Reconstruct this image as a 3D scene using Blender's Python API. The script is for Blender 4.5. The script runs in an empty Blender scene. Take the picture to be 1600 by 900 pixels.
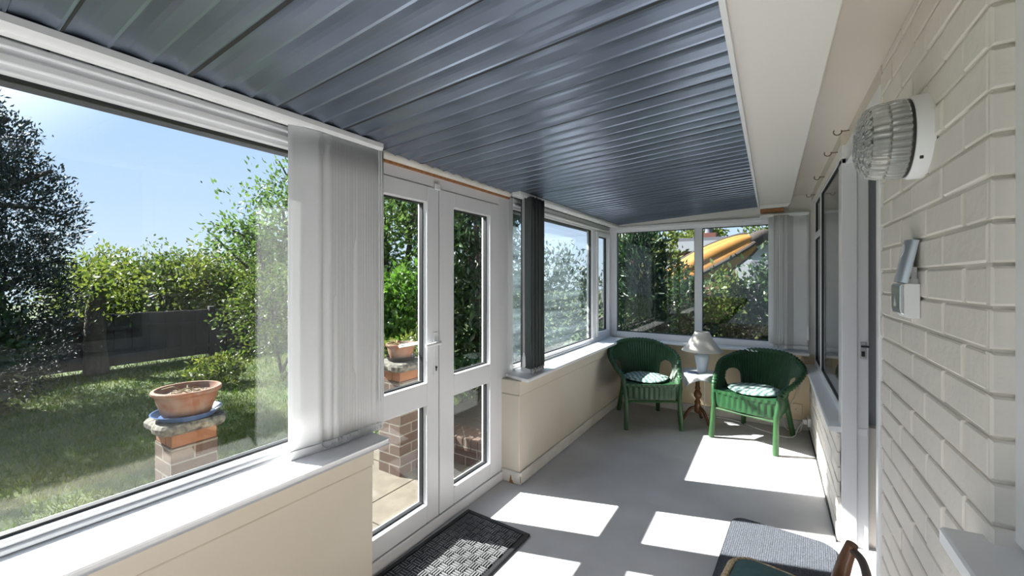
import bpy, bmesh, math, random
import numpy as np
from mathutils import Vector, Matrix

PI = math.pi
scene = bpy.context.scene
COL = scene.collection
random.seed(7)

# ------------------------------------------------------------------ mesh builder
class MB:
    def __init__(self):
        self.v = []; self.f = []
    def add(self, vs, fs):
        o = len(self.v)
        self.v.extend([tuple(p) for p in vs])
        self.f.extend([tuple(i + o for i in f) for f in fs])
        return self
    def box(self, x0, x1, y0, y1, z0, z1):
        return self.add([(x0,y0,z0),(x1,y0,z0),(x1,y1,z0),(x0,y1,z0),(x0,y0,z1),(x1,y0,z1),(x1,y1,z1),(x0,y1,z1)],
                        [(0,3,2,1),(4,5,6,7),(0,1,5,4),(1,2,6,5),(2,3,7,6),(3,0,4,7)])
    def obox(self, c, ax, ay, az):
        c, ax, ay, az = Vector(c), Vector(ax), Vector(ay), Vector(az)
        vs = [c + sx*ax + sy*ay + sz*az for sz in (-1,1) for sx, sy in ((-1,-1),(1,-1),(1,1),(-1,1))]
        return self.add(vs, [(0,3,2,1),(4,5,6,7),(0,1,5,4),(1,2,6,5),(2,3,7,6),(3,0,4,7)])
    def tube(self, pts, r, n=10, cap=True, twist=None, closed=False):
        pts = [Vector(p) for p in pts]; m = len(pts)
        rs = r if isinstance(r, (list, tuple)) else [r]*m
        up = Vector((0,0,1)); prev = None; vs = []; s = 0.0
        for i, p in enumerate(pts):
            a = pts[(i-1) % m] if (closed or i > 0) else p
            b = pts[(i+1) % m] if (closed or i < m-1) else p
            t = (b-a)
            t = t.normalized() if t.length > 1e-9 else Vector((0,0,1))
            if prev is None:
                q = up if abs(t.z) < .9 else Vector((1,0,0))
                nrm = (q - t*q.dot(t)).normalized()
            else:
                nrm = (prev - t*prev.dot(t))
                nrm = nrm.normalized() if nrm.length > 1e-6 else t.orthogonal().normalized()
            prev = nrm; bn = t.cross(nrm)
            if i: s += (p - pts[i-1]).length
            for k in range(n):
                th = 2*PI*k/n
                rr = rs[i]
                if twist: rr *= 1 + twist[0]*math.cos(2*(th - twist[1]*s))
                vs.append(p + (nrm*math.cos(th) + bn*math.sin(th))*rr)
        fs = []
        for i in range(m if closed else m-1):
            j = (i+1) % m
            for k in range(n):
                l = (k+1) % n
                fs.append((i*n+k, i*n+l, j*n+l, j*n+k))
        if cap and not closed:
            fs.append(tuple(range(n-1,-1,-1))); fs.append(tuple((m-1)*n+k for k in range(n)))
        return self.add(vs, fs)
    def lathe(self, prof, c=(0,0,0), n=32, axis='z', sx=1.0, sy=1.0, mod=None):
        vs = []; fs = []; m = len(prof)
        for i, (r, h) in enumerate(prof):
            for k in range(n):
                th = 2*PI*k/n
                rr = r*(mod(i, k) if mod else 1)
                a, b = rr*math.cos(th)*sx, rr*math.sin(th)*sy
                if axis == 'z': p = (c[0]+a, c[1]+b, c[2]+h)
                elif axis == '-x': p = (c[0]-h, c[1]+a, c[2]+b)
                else: p = (c[0]+a, c[1]+h, c[2]+b)
                vs.append(p)
        for i in range(m-1):
            for k in range(n):
                l = (k+1) % n
                fs.append((i*n+k, i*n+l, (i+1)*n+l, (i+1)*n+k))
        if prof[0][0] > 1e-5: fs.append(tuple(range(n-1,-1,-1)))
        if prof[-1][0] > 1e-5: fs.append(tuple((m-1)*n+k for k in range(n)))
        return self.add(vs, fs)
    def prism(self, poly, z0, z1):
        n = len(poly)
        vs = [(x,y,z0) for x,y in poly] + [(x,y,z1) for x,y in poly]
        fs = [tuple(range(n-1,-1,-1)), tuple(range(n,2*n))]
        for i in range(n):
            j = (i+1) % n
            fs.append((i, j, n+j, n+i))
        return self.add(vs, fs)
    def extrude_y(self, poly, y0, y1):          # poly in (x, z)
        n = len(poly)
        vs = [(x,y0,z) for x,z in poly] + [(x,y1,z) for x,z in poly]
        fs = [tuple(range(n)), tuple(range(2*n-1,n-1,-1))]
        for i in range(n):
            j = (i+1) % n
            fs.append((j, i, n+i, n+j))
        return self.add(vs, fs)
    def extrude_x(self, poly, x0, x1):          # poly in (y, z)
        n = len(poly)
        vs = [(x0,y,z) for y,z in poly] + [(x1,y,z) for y,z in poly]
        fs = [tuple(range(n-1,-1,-1)), tuple(range(n,2*n))]
        for i in range(n):
            j = (i+1) % n
            fs.append((i, j, n+j, n+i))
        return self.add(vs, fs)

OFF = {}
def build(name, mb, mat, parent=None, loc=None, smooth=False, bevel=0.0, seg=2, local=False):
    """one mesh object. world coordinates unless local; loc = its origin"""
    if parent is not None and not local:
        base = OFF[parent.name]
    elif loc is not None and not local:
        base = Vector(loc)
    else:
        base = Vector((0,0,0))
    me = bpy.data.meshes.new(name)
    if isinstance(mb, MB):
        me.from_pydata([(p[0]-base.x, p[1]-base.y, p[2]-base.z) for p in mb.v], [], mb.f)
    else:                                           # (verts Nx3, faces Mx k) numpy
        V, F = mb
        V = V - np.array(base)
        k = F.shape[1]
        me.vertices.add(len(V)); me.vertices.foreach_set('co', V.astype(np.float32).ravel())
        me.loops.add(F.size); me.loops.foreach_set('vertex_index', F.astype(np.int32).ravel())
        me.polygons.add(len(F)); me.polygons.foreach_set('loop_start', np.arange(0, F.size, k, dtype=np.int32))
        me.update(calc_edges=True)
    me.materials.append(mat)
    if isinstance(mb, MB):
        bm = bmesh.new(); bm.from_mesh(me)
        bmesh.ops.recalc_face_normals(bm, faces=bm.faces[:])
        bm.to_mesh(me); bm.free()
    o = bpy.data.objects.new(name, me); COL.objects.link(o)
    if parent is not None:
        o.parent = parent
        OFF[o.name] = OFF[parent.name].copy()
    else:
        l = Vector(loc) if loc is not None else Vector((0,0,0))
        o.location = l; OFF[o.name] = l.copy()
    if smooth:
        me.polygons.foreach_set('use_smooth', [True]*len(me.polygons))
        if smooth != 'all':
            me.set_sharp_from_angle(angle=math.radians(40))
    if bevel:
        b = o.modifiers.new('bevel','BEVEL'); b.width = bevel; b.segments = seg; b.limit_method = 'ANGLE'; b.angle_limit = math.radians(40)
    return o

def tag(o, label, cat, group=None, kind=None):
    o['label'] = label; o['category'] = cat
    if group: o['group'] = group
    if kind: o['kind'] = kind
    return o
def thing(name, label, cat, loc, rz=0.0, group=None):
    o = bpy.data.objects.new(name, None); COL.objects.link(o)
    o.empty_display_size = .1
    o.location = loc; o.rotation_euler = (0,0,rz); OFF[o.name] = Vector(loc)
    return tag(o, label, cat, group)
def struct_root(name, loc, label, cat):
    o = thing(name, label, cat, loc); o['kind'] = 'structure'; return o
def struct(name, mb, mat, label, cat, **k):
    o = build(name, mb, mat, **k); tag(o, label, cat, None, 'structure'); return o

# ------------------------------------------------------------------ materials
MATS = {}
def mat(name, col, rough=.5, metal=0.0, spec=.5, noise=None, bump=None, trans=0.0, coords='Object', sheen=0.0, coat=0.0):
    """noise=(scale, amount, colour2[, detail, stretch]) ; bump=(scale, strength, distance[, stretch])"""
    m = bpy.data.materials.new(name); m.use_nodes = True
    nt = m.node_tree; N = nt.nodes; L = nt.links
    b = N['Principled BSDF']
    b.inputs['Roughness'].default_value = rough; b.inputs['Metallic'].default_value = metal
    b.inputs['Specular IOR Level'].default_value = spec
    b.inputs['Coat Weight'].default_value = coat
    b.inputs['Base Color'].default_value = (*col, 1)
    tc = N.new('ShaderNodeTexCoord')
    def mapped(st):
        if st is None: return tc.outputs[coords]
        mp = N.new('ShaderNodeMapping'); mp.inputs['Scale'].default_value = st
        L.new(tc.outputs[coords], mp.inputs['Vector']); return mp.outputs['Vector']
    if noise:
        sc, amt, c2 = noise[:3]; det = noise[3] if len(noise) > 3 else 5; st = noise[4] if len(noise) > 4 else None
        t = N.new('ShaderNodeTexNoise'); t.inputs['Scale'].default_value = sc; t.inputs['Detail'].default_value = det
        L.new(mapped(st), t.inputs['Vector'])
        r = N.new('ShaderNodeMapRange'); r.inputs['From Min'].default_value = .38; r.inputs['From Max'].default_value = .64
        r.inputs['To Max'].default_value = amt
        L.new(t.outputs['Fac'], r.inputs['Value'])
        mx = N.new('ShaderNodeMix'); mx.data_type = 'RGBA'
        mx.inputs['A'].default_value = (*col, 1); mx.inputs['B'].default_value = (*c2, 1)
        L.new(r.outputs['Result'], mx.inputs['Factor']); L.new(mx.outputs['Result'], b.inputs['Base Color'])
        m['colour_node'] = mx.name
    if bump:
        sc, s, d = bump[:3]; st = bump[3] if len(bump) > 3 else None
        t = N.new('ShaderNodeTexNoise'); t.inputs['Scale'].default_value = sc; t.inputs['Detail'].default_value = 4
        L.new(mapped(st), t.inputs['Vector'])
        bp = N.new('ShaderNodeBump'); bp.inputs['Strength'].default_value = s; bp.inputs['Distance'].default_value = d
        L.new(t.outputs['Fac'], bp.inputs['Height']); L.new(bp.outputs['Normal'], b.inputs['Normal'])
    if trans:
        tr = N.new('ShaderNodeBsdfTranslucent'); ms = N.new('ShaderNodeMixShader'); ms.inputs['Fac'].default_value = trans
        if noise: L.new(mx.outputs['Result'], tr.inputs['Color'])
        else: tr.inputs['Color'].default_value = (*col, 1)
        L.new(b.outputs['BSDF'], ms.inputs[1]); L.new(tr.outputs['BSDF'], ms.inputs[2])
        L.new(ms.outputs['Shader'], N['Material Output'].inputs['Surface'])
    MATS[name] = m
    return m

def glass_mat(name, tint=(.95,.97,.96), mist=None, dust=0.0):
    m = bpy.data.materials.new(name); m.use_nodes = True
    nt = m.node_tree; N = nt.nodes; L = nt.links
    N.remove(N['Principled BSDF']); out = N['Material Output']
    lw = N.new('ShaderNodeLayerWeight'); lw.inputs['Blend'].default_value = .5
    p = N.new('ShaderNodeMath'); p.operation = 'POWER'; p.inputs[1].default_value = 5; L.new(lw.outputs['Facing'], p.inputs[0])
    ma = N.new('ShaderNodeMath'); ma.operation = 'MULTIPLY_ADD'; ma.inputs[1].default_value = .96; ma.inputs[2].default_value = .032
    L.new(p.outputs[0], ma.inputs[0])
    tr = N.new('ShaderNodeBsdfTransparent'); tr.inputs['Color'].default_value = (*tint, 1)
    gl = N.new('ShaderNodeBsdfGlossy'); gl.inputs['Roughness'].default_value = 0.0
    mx = N.new('ShaderNodeMixShader'); L.new(ma.outputs[0], mx.inputs['Fac']); L.new(tr.outputs[0], mx.inputs[1]); L.new(gl.outputs[0], mx.inputs[2])
    last = mx
    if mist or dust:
        tc = N.new('ShaderNodeTexCoord'); mp = N.new('ShaderNodeMapping')
        mp.inputs['Scale'].default_value = (1, .35, 7) if mist else (40, 40, 14)
        L.new(tc.outputs['Object'], mp.inputs['Vector'])
        t = N.new('ShaderNodeTexNoise'); t.inputs['Scale'].default_value = 2.2 if mist else 6; t.inputs['Detail'].default_value = 6
        L.new(mp.outputs['Vector'], t.inputs['Vector'])
        r = N.new('ShaderNodeMapRange'); r.inputs['From Min'].default_value = .35 if mist else .62; r.inputs['From Max'].default_value = .7 if mist else .8
        r.inputs['To Min'].default_value = mist[0] if mist else 0.0; r.inputs['To Max'].default_value = mist[1] if mist else dust
        L.new(t.outputs['Fac'], r.inputs['Value'])
        d = N.new('ShaderNodeBsdfDiffuse'); d.inputs['Color'].default_value = (.52,.66,.73,1)
        s = N.new('ShaderNodeBsdfTranslucent'); s.inputs['Color'].default_value = (.52,.66,.73,1)
        m2 = N.new('ShaderNodeMixShader'); m2.inputs['Fac'].default_value = .5; L.new(d.outputs[0], m2.inputs[1]); L.new(s.outputs[0], m2.inputs[2])
        m3 = N.new('ShaderNodeMixShader'); L.new(r.outputs['Result'], m3.inputs['Fac']); L.new(mx.outputs[0], m3.inputs[1]); L.new(m2.outputs[0], m3.inputs[2])
        last = m3
    L.new(last.outputs[0], out.inputs['Surface'])
    return m

M_pvc = mat('white_pvc', (.81,.81,.83), .32, noise=(3,.25,(.76,.76,.78)))
M_sillm = mat('white_sill', (.86,.86,.88), .35)
M_gasket = mat('black_gasket', (.015,.016,.018), .5)
M_glass = glass_mat('clear_glass')
M_glassd = glass_mat('dusty_glass', dust=.035)
M_mist = glass_mat('misted_glass', mist=(.02,.10))
M_cream = mat('cream_panel', (.70,.635,.55), .6, noise=(1.3,.7,(.64,.56,.445)))
M_cream2 = mat('yellowed_cream_paint', (.80,.67,.47), .6, noise=(1.5,.7,(.72,.58,.38)))
M_whitep = mat('white_gloss_paint', (.76,.745,.72), .4, noise=(2.5,.5,(.66,.64,.60)), bump=(6,.1,.01))
M_cornice = mat('aged_white_paint', (.72,.70,.65), .55, noise=(7,.6,(.58,.53,.45)))
M_brickp = mat('painted_brick', (.81,.755,.695), .62, noise=(4,.5,(.74,.695,.635)), bump=(28,.22,.012))
M_soffit = mat('soffit_paint', (.78,.75,.71), .5, noise=(.9,.5,(.74,.705,.655)))
M_eave = mat('eave_paint', (.70,.645,.575), .6, noise=(1.2,.6,(.64,.575,.49)))
M_timber = mat('raw_timber', (.38,.17,.06), .6, noise=(9,.8,(.22,.09,.03),4,(1,8,1)))
M_skirt = mat('skirting_paint', (.70,.67,.62), .5, noise=(6,.6,(.56,.51,.44)))
M_rust = mat('rust', (.36,.17,.05), .8, noise=(60,.8,(.20,.09,.03)))
M_rubber = mat('black_rubber', (.010,.010,.012), .5, noise=(30,.5,(.020,.020,.023)))
M_wick = mat('green_wicker', (.017,.072,.024), .42, noise=(14,.6,(.011,.047,.017)), bump=(260,.35,.004,(1,1,.35)))
M_leg = mat('green_cane', (.027,.085,.025), .4, noise=(9,.6,(.018,.058,.019)))
M_leaf = {}
M_ceramic = mat('pale_ceramic', (.50,.56,.64), .2)
M_shade = mat('lamp_fabric', (.74,.72,.69), .8, trans=.3)
M_wood = mat('brown_wood', (.145,.058,.022), .35, noise=(8,.8,(.075,.03,.012),4,(3,3,.6)))
M_lace = mat('lace_cloth', (.74,.75,.76), .85, noise=(60,.6,(.48,.52,.56)))
M_blind = mat('blind_fabric', (.85,.855,.865), .75, trans=.13, bump=(180,.25,.002))
M_blind2 = mat('dark_blind_fabric', (.13,.155,.15), .75, trans=.2, bump=(180,.25,.002))
M_chrome = mat('chrome', (.72,.73,.75), .18, 1.0)
M_silver = mat('brushed_silver', (.62,.63,.65), .32, 1.0)
M_whplast = mat('white_plastic', (.80,.80,.81), .35)
M_hook = mat('aged_brass', (.16,.11,.06), .45, .6)
M_dark = mat('dark_metal', (.05,.045,.04), .5, .6)
M_teal = mat('teal_fabric', (.065,.135,.14), .85, noise=(40,.5,(.045,.10,.105)))
M_cane = mat('seagrass_braid', (.42,.28,.14), .7, noise=(90,.9,(.70,.60,.45),3))
M_terra = mat('terracotta', (.17,.065,.032), .8, noise=(16,1,(.19,.125,.092),6))
M_blue = mat('blue_glaze', (.035,.07,.17), .3, noise=(9,.5,(.07,.11,.20)))
M_blackp = mat('dark_plastic', (.03,.028,.028), .5)
M_soil = mat('soil', (.07,.045,.03), .95, noise=(50,.8,(.12,.08,.05)), bump=(60,.8,.02))
M_straw = mat('dry_stem', (.25,.20,.09), .8)
M_stone = mat('lichen_stone', (.14,.13,.105), .9, noise=(38,1,(.030,.028,.024),6), bump=(40,.6,.01))
M_fence = mat('grey_fence', (.05,.047,.048), .85, noise=(7,.8,(.028,.026,.027),4,(1,1,.2)))
M_bark = mat('bark', (.09,.07,.055), .95, noise=(16,.8,(.05,.04,.03),5,(1,1,.25)), bump=(30,.7,.02))
M_lawn = mat('lawn', (.028,.055,.005), .95, noise=(1.6,.7,(.065,.078,.010),8), bump=(60,.6,.03))
M_blade = mat('grass_blade', (.045,.105,.003), .7, noise=(1.2,.8,(.105,.125,.010),6), trans=.3)
M_slab = mat('paving', (.108,.092,.068), .85, noise=(9,.8,(.078,.064,.047),6), bump=(40,.3,.006))
M_orange = mat('orange_canvas', (.30,.135,.022), .8, noise=(14,.6,(.24,.10,.015),4))
M_brown = mat('dark_canvas', (.035,.025,.02), .8)
M_hbrick = mat('house_brick', (.13,.045,.03), .9, noise=(30,.8,(.09,.033,.025)))
M_hwhite = mat('house_render', (.22,.23,.25), .7)
M_hroof = mat('roof_felt', (.10,.10,.12), .9)
M_int = mat('hall_wall', (.42,.43,.46), .7)
M_intl = mat('hall_dado', (.60,.54,.50), .7)
M_pipe = mat('beige_trunking', (.60,.50,.36), .6)

# floor : painted concrete
M_floor = mat('painted_concrete', (.58,.575,.60), .55, noise=(1.7,.85,(.42,.415,.425),10), bump=(70,.12,.004,(1,.12,1)))
# ceiling : blue-grey profiled metal
M_ceil = mat('profiled_metal', (.235,.28,.365), .30, .82, noise=(2.2,.8,(.185,.215,.28),7,(1,2.2,1)), bump=(5,.10,.02,(1,.6,1)))
# ribbed grey mat
def rib_mat():
    m = mat('ribbed_carpet', (.030,.034,.043), .95, noise=(240,1,(.095,.103,.128),2))
    nt = m.node_tree; N = nt.nodes; L = nt.links
    tc = N['Texture Coordinate']; w = N.new('ShaderNodeTexWave'); w.bands_direction = 'X'; w.inputs['Scale'].default_value = 34
    w.inputs['Distortion'].default_value = 1.2; w.inputs['Detail Scale'].default_value = 6
    L.new(tc.outputs['Object'], w.inputs['Vector'])
    bp = N.new('ShaderNodeBump'); bp.inputs['Distance'].default_value = .003; bp.inputs['Strength'].default_value = .35
    L.new(w.outputs['Fac'], bp.inputs['Height']); L.new(bp.outputs['Normal'], N['Principled BSDF'].inputs['Normal'])
    return m
M_rib = rib_mat()
# garden brick : per-position course pattern
def brick_mat(name, c1, c2, mortar, sx=1.0):
    m = mat(name, c1, .9)
    nt = m.node_tree; N = nt.nodes; L = nt.links
    tc = N['Texture Coordinate']
    # x+y runs round the corner so both faces carry the bond
    sep = N.new('ShaderNodeSeparateXYZ'); L.new(tc.outputs['Object'], sep.inputs[0])
    ad = N.new('ShaderNodeMath'); ad.operation = 'ADD'; L.new(sep.outputs['X'], ad.inputs[0]); L.new(sep.outputs['Y'], ad.inputs[1])
    cmb = N.new('ShaderNodeCombineXYZ'); L.new(ad.outputs[0], cmb.inputs['X']); L.new(sep.outputs['Z'], cmb.inputs['Y'])
    br = N.new('ShaderNodeTexBrick'); br.inputs['Scale'].default_value = 1
    br.inputs['Brick Width'].default_value = .235; br.inputs['Row Height'].default_value = .078; br.inputs['Mortar Size'].default_value = .0055
    br.inputs['Color1'].default_value = (*c1,1); br.inputs['Color2'].default_value = (*c2,1); br.inputs['Mortar'].default_value = (*mortar,1)
    L.new(cmb.outputs[0], br.inputs['Vector'])
    t = N.new('ShaderNodeTexNoise'); t.inputs['Scale'].default_value = 25; t.inputs['Detail'].default_value = 6; L.new(tc.outputs['Object'], t.inputs['Vector'])
    mx = N.new('ShaderNodeMix'); mx.data_type = 'RGBA'; mx.blend_type = 'MULTIPLY'; mx.inputs['Factor'].default_value = .6
    cr = N.new('ShaderNodeValToRGB'); cr.color_ramp.elements[0].color = (.45,.45,.45,1); cr.color_ramp.elements[1].color = (1.4,1.4,1.4,1)
    L.new(t.outputs['Fac'], cr.inputs[0]); L.new(br.outputs['Color'], mx.inputs['A']); L.new(cr.outputs['Color'], mx.inputs['B'])
    L.new(mx.outputs['Result'], N['Principled BSDF'].inputs['Base Color'])
    bp = N.new('ShaderNodeBump'); bp.inputs['Distance'].default_value = .01; bp.inputs['Strength'].default_value = .7
    inv = N.new('ShaderNodeMath'); inv.operation = 'SUBTRACT'; inv.inputs[0].default_value = 1; L.new(br.outputs['Fac'], inv.inputs[1])
    L.new(inv.outputs[0], bp.inputs['Height']); L.new(bp.outputs['Normal'], N['Principled BSDF'].inputs['Normal'])
    return m
M_gbrick = brick_mat('garden_brick', (.060,.033,.023), (.088,.060,.046), (.16,.145,.12))
M_gbrick2 = mat('orange_brick', (.20,.085,.038), .9, noise=(18,.8,(.15,.06,.03)), bump=(40,.4,.006))

def leafmat(name, c1, c2, rough=.45, tr=.35, scale=5):
    c1 = tuple(.72*c for c in c1); c2 = tuple(.72*c for c in c2)
    m = mat(name, c1, rough, noise=(scale,.95,c2,3), trans=tr); return m
L_dark = leafmat('conifer_leaf', (.010,.022,.016), (.028,.042,.032), .6, .15)
L_mid = leafmat('hedge_leaf', (.060,.115,.016), (.13,.165,.028), .5, .5)
L_yel = leafmat('yellow_green_leaf', (.105,.165,.022), (.18,.205,.035), .5, .5)
L_bright = leafmat('bright_leaf', (.070,.18,.020), (.12,.24,.030), .4, .5)
L_light = leafmat('tree_leaf', (.085,.17,.032), (.145,.22,.055), .5, .5)
L_shade = leafmat('laurel_leaf', (.020,.050,.014), (.045,.09,.022), .35, .3)
L_olean = leafmat('oleander_leaf', (.020,.055,.022), (.04,.085,.03), .4, .3)

# ------------------------------------------------------------------ reference heights
FL = 0.0
XG = -1.625            # left glazing plane
XF = -1.59             # inner face of left frames
YB = -1.6              # rear wall
YF = 4.70              # far glazing plane
SUNDIR = Vector((-math.cos(math.radians(17))*math.cos(math.radians(38.2)), -math.sin(math.radians(17))*math.cos(math.radians(38.2)), math.sin(math.radians(38.2))))

# ------------------------------------------------------------------ room shell
struct('floor', MB().box(-1.66,.62,YB-.1,4.85,-.14,0), M_floor, 'grey painted concrete floor of the lean-to porch', 'floor')

# ceiling : ribs run across the room, falling towards the left wall
def zc(x): return 2.0 + .0607*(x+1.5)
mb = MB()
prof = []   # (y, dz)
p0 = .52 - .0865*40
for k in range(0, 96):
    y = p0 + .0865*k
    if y < YB-.05 or y > 4.80: continue
    j = (k-40) % 6
    if j == 0:      # open lap between sheets
        prof += [(y-.012,0),(y-.008,-.003),(y-.005,-.003),(y-.004,.020),(y+.006,.020),(y+.007,.001)]
    elif j == 3:
        prof += [(y-.009,0),(y-.005,-.003),(y-.003,-.003),(y-.002,.012),(y+.003,.012),(y+.004,.001)]
    else:
        prof += [(y-.007,0),(y-.002,-.0035),(y,-.0035),(y+.003,.002)]
    prof += [(y+.016,.0035),(y+.030,.0052),(y+.045,.0050),(y+.060,.003)]
xs = [-1.78, -1.4, -1.0, -.6, -.1]
vs = [(x, y, zc(x)+dz) for x in xs for (y, dz) in prof]; n = len(prof)
fs = [(i*n+k, i*n+k+1, (i+1)*n+k+1, (i+1)*n+k) for i in range(len(xs)-1) for k in range(n-1)]
mb.add(vs, fs)
vs2 = [(x, y, zc(x)+.04) for x in (xs[0], xs[-1]) for y in (prof[0][0], prof[-1][0])]
mb.add(vs2, [(0,1,3,2)])
ceil_o = struct('ceiling', mb, M_ceil, 'blue-grey profiled metal ceiling sheets with cross ribs', 'ceiling')
mb = MB()
for k in range(0, 96):
    y = p0 + .0865*k; j = (k-40) % 6
    if y < YB or y > 4.6 or j not in (0, 3): continue
    h_ = .0065 if j == 0 else .0028
    for xa, xb in ((-1.62,-1.0),(-1.0,-.1)):
        mb.add([(xa,y-h_+.001,zc(xa)-.0018),(xb,y-h_+.001,zc(xb)-.0018),(xb,y+h_+.001,zc(xb)-.0018),(xa,y+h_+.001,zc(xa)-.0018),
                (xa,y-h_+.001,zc(xa)+.012),(xb,y-h_+.001,zc(xb)+.012),(xb,y+h_+.001,zc(xb)+.012),(xa,y+h_+.001,zc(xa)+.012)],
               [(0,1,2,3),(7,6,5,4),(0,4,5,1),(2,6,7,3),(1,5,6,2),(0,3,7,4)])
build('lap_joint', mb, M_gasket, ceil_o)
struct('roof', MB().box(-1.80,.75,YB-.15,4.88,2.32,2.40).box(-.09,.75,YB-.15,4.88,2.2,2.32).box(-1.80,-1.74,YB-.15,4.88,1.93,2.02), M_hroof, 'flat roof deck above the porch', 'roof')

# boxed soffit beam, eaves board
mb = MB().box(-.098,.152,YB,4.58,2.09,2.2)
struct('trim_1', mb, M_soffit, 'white boxed soffit beam along the house side', 'trim', bevel=.004)
struct('trim_2', MB().box(-.108,-.094,YB,4.60,2.066,2.115), M_pvc, 'thin white edge strip between ceiling sheets and soffit', 'trim')
struct('trim_3', MB().box(.15,.36,YB,4.66,2.165,2.20), M_eave, 'beige eaves board between soffit and brick wall', 'trim')
mb = MB().extrude_y([(-.098,2.088),(.152,2.088),(.13,2.056),(-.092,2.052)], 4.52, 4.60)
struct('trim_4', mb, M_whitep, 'white end flap of the boxed soffit', 'trim', bevel=.003)
struct('trim_5', MB().box(-.088,.10,4.55,4.64,2.022,2.052), M_timber, 'bare brown timber block under the soffit end', 'trim', bevel=.003)

# left base walls with lining panels
def base_wall(name, y0, y1, label):
    r = struct_root(name, (-1.5,(y0+y1)/2,0), label, 'wall')
    build('panel', MB().box(-1.66,-1.445,y0,y1,0,.60), M_cream, r, bevel=.006)
    build('top_rail', MB().box(-1.66,-1.438,y0,y1,.602,.698), M_cream, r, bevel=.004)
    return r
base_wall('wall_left', YB, 1.173, 'cream panelled low wall under the near left window')
base_wall('wall_left.001', 2.385, 4.62, 'cream panelled low wall under the far left window')
mb = MB().box(-1.585,-1.428,2.372,2.40,0,.083).box(-1.445,-1.428,2.40,4.62,0,.083)
bl = struct('baseboard_left', mb, M_skirt, 'scuffed white skirting along the far left wall', 'baseboard', bevel=.008, loc=(-1.44,2.4,0))
mb = MB()
for (x, z, w, h) in ((-1.506,.028,.012,.05),(-1.500,.012,.02,.022)):
    mb.add([(x-w,2.3712,z-.5*h),(x+w,2.3712,z-.5*h),(x+.3*w,2.3706,z+.5*h),(x-.3*w,2.3706,z+.5*h)],[(0,1,2,3)])
mb.box(-1.432,-1.4275,2.3710,2.3735,.02,.06)
build('rust_stain', mb, M_rust, bl)

# sills
def sill_poly(xn=-1.378, zt=.722):
    return [(-1.60,zt),(xn+.012,zt),(xn+.003,zt-.004),(xn,zt-.012),(xn+.003,zt-.021),(xn+.012,zt-.025),(-1.60,zt-.025)]
struct('trim_6', MB().extrude_y(sill_poly(), YB, 1.20), M_sillm, 'white sill board under the near left window', 'window sill', bevel=.006)
mb = MB().prism([(-1.60,2.44),(-1.39,2.385),(-1.378,2.395),(-1.378,4.56),(-1.60,4.66)], .697,.722)
struct('trim_7', mb, M_sillm, 'white sill board under the far left window', 'window sill', bevel=.006)

# cornice along the left head
mb = MB().tube([(-1.568,y,1.997) for y in (1.2,2.45)], .0235, 14)
struct('trim_8', mb, M_cornice, 'rounded aged cornice above the glazed doors', 'trim', smooth=True)
struct('trim_9', MB().box(-1.63,-1.574,1.10,2.47,1.963,1.976), M_timber, 'brown timber strip above the door frame', 'trim')
struct('trim_10', MB().box(-1.66,-1.60,YB,4.75,1.985,2.02).box(-1.76,-1.66,YB,4.75,1.955,2.0), M_pvc, 'white head rail along the left glazing', 'trim')

# ------------------------------------------------------------------ window helper
def ring(mb, axis, c0, c1, u0, u1, z0, z1, w, wt=None, wb=None):
    """rectangular frame; axis 'x' -> plane across x in [c0,c1], u = y"""
    wt = w if wt is None else wt; wb = w if wb is None else wb
    def bx(a0,a1,b0,b1):
        if axis == 'x': mb.box(c0,c1,a0,a1,b0,b1)
        else: mb.box(a0,a1,c0,c1,b0,b1)
    bx(u0,u0+w,z0,z1); bx(u1-w,u1,z0,z1); bx(u0+w,u1-w,z0,z0+wb); bx(u0+w,u1-w,z1-wt,z1)
    return mb
def pane(parent, axis, c, u0, u1, z0, z1, glass, name='pane', inner=1):
    g = MB()
    e = .006
    if axis == 'x': g.box(c-.004,c+.004,u0-e,u1+e,z0-e,z1+e)
    else: g.box(u0-e,u1+e,c-.004,c+.004,z0-e,z1+e)
    p = build(name, g, glass, parent)
    k = MB(); ring(k, axis, c-.012, c+.012, u0-.002, u1+.002, z0-.002, z1+.002, .009)
    build('gasket', k, M_gasket, parent)
    return p

# window_1 : long near left window
w1 = struct_root('window_1', (-1.62,-.2,.7), 'long near left window of one wide pane in white frame', 'window')
mb = ring(MB(), 'x', -1.66, XF, YB, 1.10, .70, 1.985, .06, wt=.080, wb=.054)
build('frame', mb, M_pvc, w1, bevel=.004)
mb = MB().box(-1.61,-1.578,YB+.06,1.10,1.925,1.950).box(-1.61,-1.572,YB+.06,1.10,1.962,1.984).box(-1.61,-1.576,YB,1.10,.724,.738)
build('glazing_bead', mb, M_pvc, w1, bevel=.005)
pane(w1, 'x', XG, YB+.06, 1.04, .754, 1.905, M_glassd)

# door_1 : glazed double doors
d1 = struct_root('door_1', (-1.62,1.78,0), 'white double glazed doors onto the garden', 'door')
mb = MB().box(-1.67,XF,1.10,1.125,0,1.972).box(-1.67,XF,2.350,2.470,0,1.972).box(-1.67,XF,1.125,2.350,1.905,1.972).box(-1.69,-1.575,1.10,2.470,0,.062)
build('frame', mb, M_pvc, d1, bevel=.004)
def door_leaf(y0, y1, gy0, gy1, nm):
    lf = build(nm, MB().box(-1.655,-1.582,y0,gy0,.066,1.902).box(-1.655,-1.582,gy1,y1,.066,1.902)
               .box(-1.655,-1.582,gy0,gy1,.066,.165).box(-1.655,-1.582,gy0,gy1,.705,.830).box(-1.655,-1.582,gy0,gy1,1.812,1.902), M_pvc, d1, bevel=.005)
    pane(lf, 'x', XG, gy0, gy1, .165, .705, M_glass)
    pane(lf, 'x', XG, gy0, gy1, .830, 1.812, M_glass)
    return lf
lfL = door_leaf(1.128, 1.738, 1.22, 1.645, 'door_leaf')
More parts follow.
